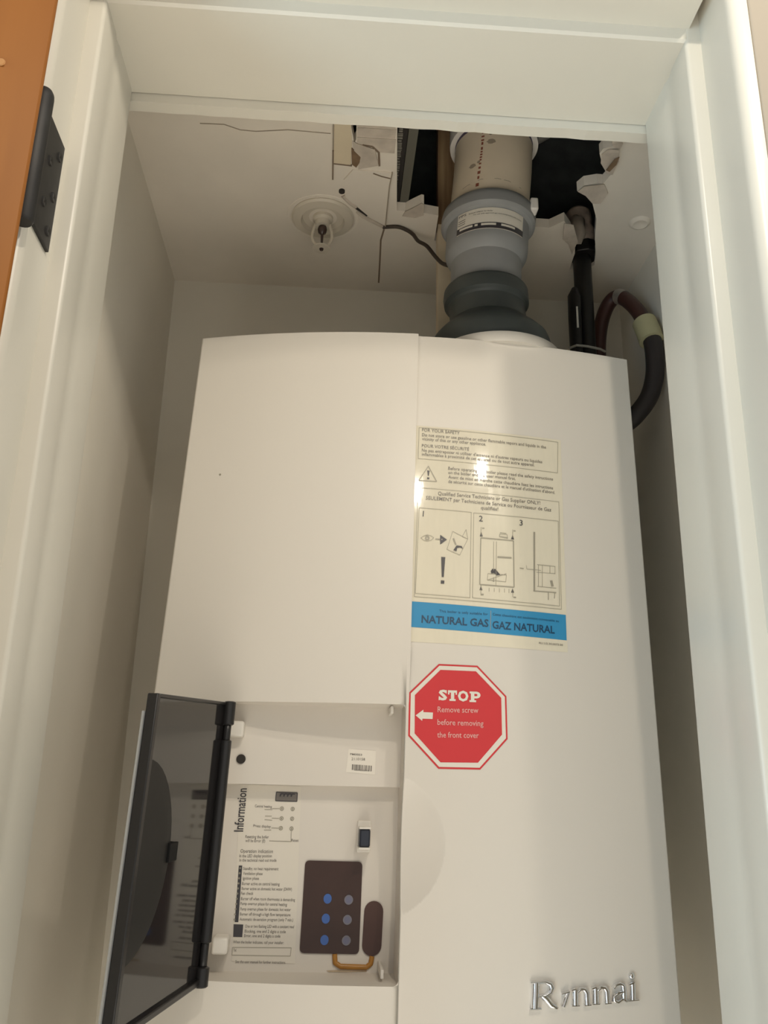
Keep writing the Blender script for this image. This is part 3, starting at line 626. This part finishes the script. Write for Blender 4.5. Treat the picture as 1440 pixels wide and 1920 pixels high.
# barcode sticker
m = MB(); add_quad_grid(m, BARCODE, lambda u,z: tray_up(u,z,0.0003), 1, 1); bc = obj('barcode_sticker', m, stop_white, boiler)
upf = lambda u,z: tray_up(u,z,0.0006)
m = MB(); add_text(m, 'PM0053', BAR_TEXT[0], BAR_TEXT[1], 0.0016, upf, 0.01); add_text(m, '2110158', BAR_TEXT[2], BAR_TEXT[3], 0.0022, upf); add_text(m, '000-000014', BAR_TEXT[6], BAR_TEXT[7], 0.0012, upf)
x = BAR_TEXT[4][0]
while x < BAR_TEXT[5][0]:
    ww = rnd.choice([0.0004,0.0006,0.001]); t = (x-BAR_TEXT[4][0])/(BAR_TEXT[5][0]-BAR_TEXT[4][0]); zz = BAR_TEXT[4][1]-0.0009*t
    m.add([upf(x,zz+0.003),upf(x+ww,zz+0.003),upf(x+ww,zz-0.0016),upf(x,zz-0.0016)], [(0,1,2,3)]); x += ww+rnd.choice([0.0003,0.0005,0.0008])
obj('bars', m, ink_soft, bc)

# service door ------------------------------------------------------------------
hx, HY, DW, da, zt, dh, kk = -0.1527, -0.022, 0.1576, 1.8076, -0.3752, 0.2091, -0.0558
dv = Vector((math.cos(da),-math.sin(da),kk)); ev = Vector((TILT,LEAN,1)); nv = dv.cross(ev).normalized()
if nv[0] > 0: nv = -nv
def D(s, z, t=0.0):             # t > 0 towards the outside of the little door
    b = Vector((hx+TILT*z, HY+LEAN*z, z)) + dv*s + nv*t
    return tuple(b)
zb = zt-dh
def dblock(name, s0, s1, z0, z1, t0, t1, mat, parent, bevel=0.0008, label=None):
    return obj(name, MB().hexa([D(s0,z0,t0),D(s1,z0,t0),D(s1,z1,t0),D(s0,z1,t0)], [D(s0,z0,t1),D(s1,z0,t1),D(s1,z1,t1),D(s0,z1,t1)]), mat, parent, bevel=bevel, label=label)
m = MB()
def bar(s0,s1,z0,z1,t0,t1): m.hexa([D(s0,z0,t0),D(s1,z0,t0),D(s1,z1,t0),D(s0,z1,t0)], [D(s0,z0,t1),D(s1,z0,t1),D(s1,z1,t1),D(s0,z1,t1)])
bar(DW-0.0055,DW,zb,zt,-0.0018,0.006); bar(0.006,DW-0.0055,zb,zb+0.0045,-0.0028,0.006); bar(0.006,DW-0.0055,zt-0.003,zt,-0.0008,0.006); bar(0.002,0.007,zb,zt,-0.001,0.006)
sd = obj('service_door', m, smoke_mat, boiler, bevel=0.0008, label='open smoked black flap door')
dblock('smoked_pane', 0.006, DW-0.005, zb+0.004, zt-0.0025, 0.0005, 0.005, smoke, sd, 0)
# bowed outer skin, its pale edge shows beside the frame
m = MB(); ns = 10
ring = []
for z in (zt-0.012, zb-0.002):
    for i in range(ns+1):
        s = 0.004+(DW-0.0025)*i/ns; bow = 0.002*math.sin(math.pi*i/ns)
        ring.append((D(s,z,0.006), D(s,z,0.0075+bow)))
for k in range(ns):
    a,b = k,k+1; c2,d2 = ns+1+k,ns+2+k
    m.hexa([ring[a][0],ring[b][0],ring[d2][0],ring[c2][0]], [ring[a][1],ring[b][1],ring[d2][1],ring[c2][1]])
obj('outer_skin', m, door_silver, sd, label='pale outer skin')
# finger hollow bulging inwards at the free edge
m = MB(); R = 0.056; zc = -0.4815; na, nr = 20, 8; vs = []
for i in range(nr+1):
    r = R*i/nr
    for k in range(na+1):
        a = math.pi/2+math.pi*k/na
        vs.append(D(DW-0.0012+r*math.cos(a), zc+r*math.sin(a)*1.12, -0.0002-0.0012*(1-(r/R)**10)))
m.add(vs, [(i*(na+1)+k,i*(na+1)+k+1,(i+1)*(na+1)+k+1,(i+1)*(na+1)+k) for i in range(nr) for k in range(na)])
obj('finger_hollow', m, material('hollow_black', (0.02,0.019,0.018), 0.55, spec=0.25), sd, smooth=True)
dblock('latch_slot', 0.0925, 0.1065, -0.4890, -0.4765, -0.0030, 0.002, material('slot_black', (0.006,0.006,0.006), 0.6, spec=0.2), sd, 0.0005)
def shaft(z0, z1, r): 
    b = len(barm.v); barm.lathe([(r*0.8,z0),(r,z0+0.0008),(r,z1-0.0008),(r*0.8,z1)], lambda z: D(0.0150,z,-0.0026)[:2], 18)
barm = MB(); shaft(-0.395,-0.3755,0.0050); shaft(-0.408,-0.394,0.0031); shaft(-0.557,-0.407,0.0046); shaft(-0.5735,-0.556,0.0030); shaft(-0.5870,-0.573,0.0051)
obj('hinge_barrel', barm, smoke_mat, sd, smooth=True)

# safety label on the right half of the front ------------------------------------
m = MB(); add_quad_grid(m, LABEL_QUAD, lambda u,z: Fr(u,z,0.00025), 24, 24); lab = obj('safety_label', m, label_mat, boiler, smooth=True, label='yellowed bilingual safety label')
f2 = lambda u,z: Fr(u,z,0.0005); f3 = lambda u,z: Fr(u,z,0.0008)
m = MB(); add_quad_grid(m, BAND_QUAD, f2, 24, 3); obj('blue_band', m, blue_band, lab, smooth=True, label='bright blue band')
paras = [MB(), MB(), MB(), MB()]
for s,a,b,h in LABEL_TEXT:
    if s in ('1','2','3'): m3 = MB(); add_text(m3, s, a, b, h, f3, 0.006); obj('step_number', m3, ink, lab)
    elif 'NATURAL' in s:
        mm = MB(); add_text(mm, s, a, b, h, f3, 0.022); obj('band_lettering', mm, ink_band, lab, label='dark lettering on blue')
    elif s.startswith(('This','Cette')): m2 = MB(); add_text(m2, s, a, b, h, f3); obj('band_lettering', m2, ink_band, lab)
    else: m1 = paras[0 if a[1] > -0.142 else 1 if a[1] > -0.172 else 2 if a[1] > -0.25 else 3]; add_text(m1, s, a, b, h, f3, 0.004)
for q in paras: obj('paragraph', q, ink_soft, lab)
m = MB()
for k in (D_frame1,D_frame2,D_boxa,D_boxb): add_loop(m, k, 0.0004, f3)
for k in (D_eye,D_page,D_pagefold,D_flue,D_inner): add_loop(m, k, 0.0004, f3)
add_loop(m, D_tri, 0.0007, f3); add_loop(m, D_boiler, 0.0009, f3); add_ring(m, D_eye[0] and ((D_eye[0][0]+D_eye[4][0])/2,(D_eye[2][1]+D_eye[6][1])/2), 0.001, 0.0022, f3, 14)
for a,b,wd in LABEL_LINES: add_line(m, a, b, max(0.0004,wd), f3)
obj('line_drawing', m, ink_line, lab)
for k in LABEL_POLYS.values(): m = MB(); add_poly(m, k, f3); obj('symbol', m, ink, lab)

# red octagon ---------------------------------------------------------------------
def fan(pts, surf, mb, rings=8):
    cx = sum(p[0] for p in pts)/len(pts); cz = sum(p[1] for p in pts)/len(pts); k = len(pts)
    sub = []
    for i in range(k):
        for t in (0,0.25,0.5,0.75): sub.append(tuple(pts[i][q]*(1-t)+pts[(i+1)%k][q]*t for q in (0,1)))
    n = len(sub); vs = [surf(cx,cz)]
    for r in range(1,rings+1): vs += [surf(cx+(p[0]-cx)*r/rings, cz+(p[1]-cz)*r/rings) for p in sub]
    fs = [(0,1+i,1+(i+1)%n) for i in range(n)]
    for r in range(rings-1): fs += [(1+r*n+i,1+(r+1)*n+i,1+(r+1)*n+(i+1)%n,1+r*n+(i+1)%n) for i in range(n)]
    mb.add(vs, fs)
def inset(pts, d):
    cx = sum(p[0] for p in pts)/len(pts); cz = sum(p[1] for p in pts)/len(pts)
    return [(cx+(p[0]-cx)*(1-d), cz+(p[1]-cz)*(1-d)) for p in pts]
m = MB(); fan(STOP_OUT, lambda u,z: Fr(u,z,0.0003), m); stp = obj('stop_sticker', m, stop_red, boiler, smooth=True, label='red octagonal stop sticker')
m = MB(); fan(inset(STOP_OUT,0.035), lambda u,z: Fr(u,z,0.00055), m); obj('white_border', m, stop_white, stp, smooth=True)
m = MB(); fan(STOP_IN, f3, m); obj('red_field', m, stop_red, stp, smooth=True)
f4 = lambda u,z: Fr(u,z,0.0011)
m = MB(); add_poly(m, STOP_ARROW, f4)
su = lambda x,y: (0.02309+(x-475)*(0.05976-0.02309)/510, -0.36847-(y-540)*7.0e-5)
def glyph_font(ch, x0, x1, y0, y1):
    vs,fs = font_mesh(ch, 0.045); a0 = min(v[0] for v in vs); a1 = max(v[0] for v in vs); b0 = min(v[1] for v in vs); b1 = max(v[1] for v in vs)
    m.add([f4(*su(x0+(v[0]-a0)/(a1-a0)*(x1-x0), y0+(v[1]-b0)/(b1-b0)*(y1-y0))) for v in vs], fs)
def rectg(x0,x1,y0,y1): add_poly(m, [su(x0,y0),su(x1,y0),su(x1,y1),su(x0,y1)], f4)
glyph_font('S',475,578,546,413); rectg(475,488,505,543); rectg(560,573,418,455)
rectg(588,698,418,446); rectg(588,606,418,470); rectg(680,698,418,470); rectg(624,664,418,548); rectg(606,682,524,548)
glyph_font('O',708,838,552,416)
rectg(868,910,424,554); rectg(850,932,530,554); rectg(852,910,424,448)
for i in range(14):
    a0, a1 = -math.pi/2+math.pi*i/14, -math.pi/2+math.pi*(i+1)/14
    o_ = lambda a: su(930+56*math.cos(a), 466+43*math.sin(a)); n_ = lambda a: su(930+18*math.cos(a), 466+15*math.sin(a))
    add_poly(m, [o_(a0),o_(a1),n_(a1),n_(a0)], f4)
rectg(905,932,424,452); rectg(905,932,480,508)
obj('bold_lettering', m, stop_white, stp)
m = MB()
for s,a,b,h in STOP_TEXT[1:]: add_text(m, s, a, b, h, f4, 0.006)
obj('lettering', m, material('pink_ink',(0.78,0.46,0.42),0.3), stp)

# raised chrome name lettering ------------------------------------------------------
def LG(x, y): return (0.09741+(x-185)*8.0e-5-(y-440)*3.0e-6, -0.6012-(y-440)*6.56e-5+(x-185)*0.7e-6)
def ribbon(pts, wds, h=0.0042):
    P2 = [Vector(p) for p in pts]; out = []; k = len(P2)
    if not isinstance(wds,(list,tuple)): wds = [wds]*k
    cs = [(-1,0.0),(-0.86,0.55),(-0.45,0.95),(0,1.0),(0.45,0.95),(0.86,0.55),(1,0.0)]
    for i,p in enumerate(P2):
        d = (P2[min(i+1,k-1)]-P2[max(i-1,0)]).normalized(); q = Vector((-d[1],d[0]))*wds[i]*0.64
        for c,hh in cs: out.append(Fr(*LG(p[0]+q[0]*c, p[1]+q[1]*c), hh*h))
    n = len(cs)
    return out, [(i*n+j,i*n+j+1,(i+1)*n+j+1,(i+1)*n+j) for i in range(k-1) for j in range(n-1)]+[tuple(range(n)),tuple(range((k-1)*n+n-1,(k-1)*n-1,-1))]
def letter(strokes):
    m = MB()
    for pts,wd in strokes: m.add(*ribbon(pts,wd))
    return m
logo = obj('name_badge', letter([([(238,172),(232,440)],64),([(182,172),(300,170)],24),([(180,446),(292,446)],22),
    ([(250,180),(330,172),(385,195),(400,235),(385,280),(335,312),(260,318)],[26,34,46,54,46,34,24]),([(300,312),(340,345),(395,420),(455,446)],[46,60,60,24])]), chrome, boiler, smooth=True, angle=60, label='raised chrome lettering')
def leg_n(x,y): return [([(x,y+8),(x,y+172)],52),([(x-42,y+18),(x+4,y+2)],24),([(x-38,y+176),(x+38,y+176)],20),([(x+18,y+40),(x+55,y+6),(x+95,y+12),(x+118,y+50),(x+122,y+172)],[24,36,46,50,48]),([(x+88,y+176),(x+158,y+174)],20)]
obj('letter', letter([([(566,285),(545,350),(515,432)],[30,46,40]),([(500,300),(578,278)],22)]), chrome, logo, smooth=True, angle=60)
obj('letter', letter(leg_n(640,250)), chrome, logo, smooth=True, angle=60)
obj('letter', letter(leg_n(852,240)), chrome, logo, smooth=True, angle=60)
obj('letter', letter([([(1040,262),(1065,228),(1110,214),(1145,235),(1152,290),(1152,385)],[34,30,34,44,48,46]),([(1148,300),(1090,315),(1048,345),(1045,390),(1085,412),(1145,375)],[24,36,44,44,34,24]),([(1150,380),(1175,404),(1200,396)],[40,26,14])]), chrome, logo, smooth=True, angle=60)
obj('letter', letter([([(1250,215),(1248,392)],50),([(1205,232),(1262,208)],24),([(1195,398),(1305,394)],24)]), chrome, logo, smooth=True, angle=60)
m = MB(); vs = []
for i in range(6):
    a = math.pi/2*i/5
    vs += [Fr(*LG(1245+36*math.cos(a)*math.cos(t), 142+42*math.cos(a)*math.sin(t)), 0.003*math.sin(a)) for t in [2*math.pi*k/18 for k in range(18)]]
m.add(vs, [(i*18+k,i*18+(k+1)%18,(i+1)*18+(k+1)%18,(i+1)*18+k) for i in range(5) for k in range(18)])
obj('letter_dot', m, chrome, logo, smooth=True)
m = MB(); add_disc(m, (-0.1886,-0.1575), 0.0011, lambda u,z: Fl(u,z,0.0003), 10); obj('paint_speck', m, ink_line, boiler)

# ------------------------------------------------------------------ flue on top of the boiler
def AX(z):
    K = [(0.0,0.0868),(0.04,0.0860),(0.09,0.0815),(0.15,0.0830),(0.20,0.0865),(0.26,0.0920),(0.30,0.0945),(0.42,0.0975)]
    for (a,p),(b,q) in zip(K,K[1:]):
        if z <= b: return (p+(q-p)*(z-a)/(b-a), 0.045)
    return (K[-1][1], 0.045)
flue = thing('flue_pipe', 'vertical flue of stacked grey couplings and cream pipe above the boiler', 'flue pipe', (0.0868,0.045,0.0))
obj('base_collar', MB().lathe([(0.0750,-0.001),(0.0750,0.006),(0.0730,0.0115),(0.068,0.0135),(0.055,0.014)], lambda z:(0.0905,0.045), 64), white_shell, flue, smooth=True, label='white round base collar')
obj('rubber_coupling', MB().lathe([(0.056,0.013),(0.0655,0.0135),(0.0662,0.030),(0.0640,0.037),(0.0570,0.045),(0.0485,0.053),(0.0440,0.058),(0.0430,0.063),(0.0428,0.078),(0.0440,0.0805),(0.0478,0.083),(0.0482,0.0905),(0.0476,0.0980),(0.0462,0.1005),(0.0400,0.1010)], AX, 56), rubber, flue, smooth=True, label='black ribbed rubber coupling', angle=24)
obj('grey_reducer', MB().lathe([(0.0400,0.095),(0.0402,0.110),(0.0405,0.135),(0.0430,0.138),(0.0466,0.145),(0.0474,0.149),(0.0478,0.181),(0.0520,0.1825),(0.0548,0.1865),(0.0550,0.1960),(0.0540,0.2010),(0.0520,0.2035),(0.046,0.2045)], AX, 56), grey_pp, flue, smooth=True, angle=30, label='grey stepped plastic reducer')
m = MB().box(0.1285,0.1375,0.008,0.022,0.190,0.206); obj('lug', m, pvc_white, flue, bevel=0.002)
obj('cream_pipe', MB().lathe([(0.0462,0.202),(0.0464,0.26),(0.0464,0.30),(0.0464,0.40)], AX, 56), pvc, flue, smooth=True, label='aged cream plastic pipe')
obj('primer_band', MB().lathe([(0.0468,0.296),(0.0468,0.306)], AX, 56, False), primer, flue, smooth=True, label='purple primer line')
obj('pipe_socket', MB().lathe([(0.0495,0.3005),(0.0530,0.3005),(0.0535,0.304),(0.0535,0.40)], AX, 56), pvc_white, flue, smooth=True, angle=50, label='pale socket of the elbow')
obj('elbow', MB().tube(spline([(0.0975,0.045,0.37),(0.0985,0.046,0.395),(0.110,0.058,0.420),(0.133,0.085,0.428),(0.153,0.112,0.436),(0.160,0.122,0.470),(0.160,0.122,0.575)]), 0.055, 32), pvc_white, flue, smooth=True)
def on_cyl(r, a, z): c = AX(z); return (c[0]+r*math.sin(a), c[1]-r*math.cos(a), z)
m = MB(); n = 20; A0, A1 = -0.93, 0.80
m.add([on_cyl(0.0484,A0+(A1-A0)*i/n,z) for z in (0.1800,0.1525) for i in range(n+1)], [(i,i+1,n+2+i,n+1+i) for i in range(n)])
fl = obj('rating_label', m, stop_white, flue, smooth=True, label='white curved rating label')
cs = lambda a,z: on_cyl(0.0488,a,z-0.0180)
m = MB()
for z,a0,a1,h,s in ((0.1945,-0.62,-0.05,0.0016,'Reducer adapter for boiler'),(0.1915,-0.50,0.72,0.0014,'For use with approved gas vent components only as listed'),(0.1945,-0.90,-0.68,0.003,'PPS')):
    vs,fs = font_mesh(s); x1 = max(v[0] for v in vs); m.add([cs(a0+(a1-a0)*v[0]/x1, z-0.0018+v[1]*h/0.7) for v in vs], fs)
for k in range(3): m.add([cs(a,z) for z in (0.1885-0.0028*k,0.1878-0.0028*k) for a in (-0.9,-0.70)], [(0,1,3,2)])
def strip(a0,a1,z0,z1):
    k = max(1,int((a1-a0)/0.08)); m.add([cs(a0+(a1-a0)*i/k,z) for z in (z0,z1) for i in range(k+1)], [(i,i+1,k+2+i,k+1+i) for i in range(k)])
strip(A0,A1,0.1785,0.1710)
obj('lettering', m, ink, fl)
cs = lambda a,z: on_cyl(0.0491,a,z-0.0180)
m = MB()
for a0,a1 in ((-0.84,-0.50),(-0.45,-0.38),(-0.30,0.04),(0.16,0.52)): strip(a0,a1,0.1772,0.1745)
obj('band_boxes', m, stop_white, fl, kind='stuff')
m = MB(); cp = lambda a,z: on_cyl(0.0467,a,z)
z = 0.222
while z < 0.292:
    h = rnd.choice([0.0022,0.003,0.004]); wd = rnd.choice([0.05,0.06,0.075])
    m.add([cp(a,zz) for zz in (z,z+h) for a in (-0.47+0.6*(z-0.22)-wd/2,-0.47+0.6*(z-0.22)+wd/2)], [(0,1,3,2)]); z += h+rnd.choice([0.0015,0.003])
m.add([cp(a,zz) for zz in (0.2120,0.2165) for a in (-0.52,-0.44)], [(0,1,3,2)])
obj('red_print', m, red_print, flue, kind='stuff')
for a,z,ra,rz in ((-0.22,0.272,0.13,0.0035),(-0.66,0.243,0.11,0.003),(-0.24,0.285,0.07,0.004),(-0.5,0.246,0.05,0.002)):
    m = MB(); k = 14; m.add([cp(a+ra*math.cos(2*math.pi*i/k)*(0.8+0.2*math.sin(3*i)), z+rz*math.sin(2*math.pi*i/k)) for i in range(k)], [tuple(range(k))])
    obj('smudge', m, smudge, flue)
m = MB(); strips = [(-0.9,0.2165),(-0.75,0.2180),(-0.4,0.2205),(0,0.2200),(0.3,0.2190),(0.7,0.2170)]
m.add([cp(a,z+dz) for dz in (0,0.0007) for a,z in strips], [(i,i+1,7+i,6+i) for i in range(5)]); obj('glue_line', m, smudge, flue)

# dark duct behind the flue, up in the opening
dk = thing('dark_duct', 'dark grey round duct up in the opening left of the flue', 'duct', (0.02,0.05,0.33))
obj('duct_run', MB().tube([(0.010,-0.19,0.358),(0.010,0.03,0.355),(0.010,0.062,0.370),(0.010,0.068,0.41),(0.010,0.068,0.575)], 0.0255, 26), duct_dark, dk, smooth=True)
obj('duct_collar', MB().tube([(0.010,0.008,0.3552),(0.010,0.020,0.355)], 0.0290, 30), material('duct_collar', (0.10,0.095,0.09), 0.5), dk, smooth=True, angle=30)

# batten behind the flue, its two colours imitate lit below and dark above
st = thing('timber_batten', 'upright timber batten standing on the boiler behind the flue', 'batten', (0.050,0.125,-0.002))
obj('lower_strip', MB().box(0.0351,0.064,0.1160,0.1340,-0.002,ZC+0.010), pale_pvc, st, bevel=0.001, label='lower length in a pale lit tone')
obj('upper_stud', MB().box(0.0351,0.064,0.1160,0.1340,ZC+0.010,0.42), batten_m, st, label='raw brown upper length in a shaded tone')

# ------------------------------------------------------------------ gas pipe, hose, cable
g = thing('gas_pipe', 'black iron gas pipe dropping from the ceiling right of the flue', 'pipe', (0.232,0.165,0.0))
GX, GY = 0.2335, 0.165
obj('pipe', MB().tube([(GX+0.001,GY+0.004,-0.30),(GX+0.001,GY,0.02),(GX,GY,0.12),(GX,GY,0.225),(GX-0.001,GY,0.30)], 0.0118, 18), black_pipe, g, smooth=True)
obj('union', MB().lathe([(0.0135,0.236),(0.0195,0.238),(0.0205,0.246),(0.0195,0.254),(0.0145,0.257)], lambda z:(GX+0.004,GY), 8), black_pipe, g, bevel=0.001)
obj('valve_body', MB().lathe([(0.012,0.256),(0.0165,0.262),(0.0175,0.278),(0.0150,0.286),(0.0165,0.292),(0.0165,0.305),(0.012,0.31)], lambda z:(GX+0.003-0.1*(z-0.26),GY), 20), brass, g, smooth=True, label='dirty brass valve body')
obj('plaster_lump', MB().tube([(GX-0.010,GY-0.014,0.247),(GX-0.009,GY-0.018,0.262),(GX-0.008,GY-0.016,0.280),(GX-0.010,GY-0.012,0.29)], [0.006,0.0105,0.010,0.005], 9), plaster, g, smooth=True)
obj('valve_stem', MB().tube([(GX+0.010,GY-0.012,0.268),(GX+0.021,GY-0.018,0.266)], 0.0065, 10), black_pipe, g, smooth=True)
obj('bolt_head', MB().lathe([(0.004,0),(0.004,0.004),(0.001,0.005)], lambda z:(GX+0.019,GY-0.022), 8), material('bright_bolt',(0.6,0.58,0.55),0.25,0.9), g)
for v in g.children[-1].data.vertices: v.co.z += 0.2495
sl = thing('insulated_tube', 'black tube strapped beside the gas pipe above the boiler', 'tube', (0.2205,0.16,0.0))
obj('tube', MB().tube([(0.2160,0.151,-0.0018),(0.2155,0.151,0.06),(0.2155,0.150,0.135),(0.2160,0.150,0.168),(0.2175,0.151,0.180)], [0.0080,0.0080,0.0085,0.0085,0.004], 14), black_pipe, sl, smooth=True)
obj('white_mark', MB().box(0.2150,0.2172,0.1405,0.1420,0.118,0.148), pvc_white, sl)
obj('strap', MB().tube([(0.206,0.149,0.0925),(0.213,0.1405,0.0925),(0.228,0.1430,0.0930),(0.246,0.1500,0.0940),(0.254,0.156,0.0942)], 0.0016, 8), tie, sl, smooth=True, label='white nylon strap')
hs = thing('looped_hose', 'looped red brown hose wrapped in tape right of the boiler', 'hose', (0.27,0.14,0.0))
hp = spline([(0.2565,0.190,-0.03),(0.2568,0.190,0.06),(0.2575,0.190,0.120),(0.2640,0.187,0.160),(0.2740,0.178,0.182),(0.2840,0.165,0.180),(0.2950,0.142,0.147),(0.3000,0.124,0.108)])
obj('red_length', MB().tube(hp, 0.0095, 16), pex, hs, smooth=True)
hp2 = spline([(0.3000,0.124,0.108),(0.3030,0.120,0.085),(0.3030,0.122,0.050),(0.2955,0.128,0.020),(0.2800,0.137,-0.002),(0.2660,0.150,-0.014),(0.2630,0.164,-0.030)])
obj('black_length', MB().tube(hp2, 0.0112, 16), hose_black, hs, smooth=True)
i0 = len(hp)-14
obj('tape_wrap', MB().tube([Vector((0.2975,0.129,0.1230)),Vector((0.2995,0.1240,0.108)),Vector((0.3012,0.1205,0.093))], 0.0150, 20), tape, hs, smooth=True, label='yellowish masking tape')
obj('foil_patch', MB().tube(hp[37:42], 0.0102, 12), material('foil',(0.6,0.57,0.52),0.3,0.7), hs, smooth=True, label='shiny torn foil patch')
cb = spline([(-0.0344,0.1140,ZC-0.0015),(-0.0166,0.1101,ZC-0.0025),(-0.0040,0.1140,ZC-0.004),(0.0040,0.1140,0.2215),(0.0098,0.1100,0.2100),(0.0199,0.1050,0.2000),(0.0298,0.1010,0.1835),(0.0370,0.0930,0.1690),(0.0437,0.0800,0.1570)])
tag(obj('loose_cable', MB().tube(cb, 0.0024, 10), cable_br, smooth=True, at=(-0.03,0.114,ZC-0.002)), 'thin brown cable snaking along the ceiling towards the flue', 'cable')

# ------------------------------------------------------------------ sprinkler
sp = thing('fire_sprinkler', 'white pendent fire sprinkler with round plate on the closet ceiling', 'sprinkler', (-0.109,0.103,ZC-0.05))
SX = lambda z:(-0.1095,0.1035)
obj('ceiling_ring', MB().lathe([(0.0445,ZC+0.0004),(0.0440,ZC-0.0008),(0.0405,ZC-0.0009),(0.0400,ZC+0.0004)], SX, 40, False), paint_ceil, sp, smooth=True)
obj('escutcheon', MB().lathe([(0.0385,ZC+0.001),(0.0388,ZC-0.0015),(0.0365,ZC-0.0040),(0.0270,ZC-0.0058),(0.0262,ZC-0.0040),(0.0250,ZC-0.0006),(0.012,ZC+0.0004),(0.0001,ZC+0.0004)], SX, 48), sprinkler_white, sp, smooth=True, angle=30)
obj('body', MB().lathe([(0.0125,ZC+0.0004),(0.0125,ZC-0.0040),(0.0095,ZC-0.0065),(0.0085,ZC-0.0130),(0.0001,ZC-0.0130)], SX, 24), sprinkler_white, sp, smooth=True, angle=40)
for s in (-1,1):
    obj('frame_arm', MB().tube(spline([(-0.1095+s*0.0085,0.1035,ZC-0.010),(-0.1095+s*0.0115,0.1035,ZC-0.022),(-0.1095+s*0.0115,0.1035,ZC-0.032),(-0.1095+s*0.006,0.1035,ZC-0.041),(-0.1095,0.1035,ZC-0.043)]), 0.0019, 8), sprinkler_white, sp, smooth=True)
obj('glass_bulb', MB().lathe([(0.0012,ZC-0.013),(0.0050,ZC-0.0140),(0.0058,ZC-0.0175),(0.0050,ZC-0.0220),(0.0018,ZC-0.025),(0.0014,ZC-0.037),(0.0008,ZC-0.041)], SX, 14), bulb_dark, sp, smooth=True, label='dark bulb')
obj('deflector', MB().lathe([(0.0105,ZC-0.0438),(0.0105,ZC-0.0450),(0.0001,ZC-0.0450)], SX, 24), sprinkler_white, sp)
obj('deflector_screw', MB().lathe([(0.0028,ZC-0.045),(0.0022,ZC-0.0470),(0.0001,ZC-0.0472)], SX, 10), bulb_dark, sp)
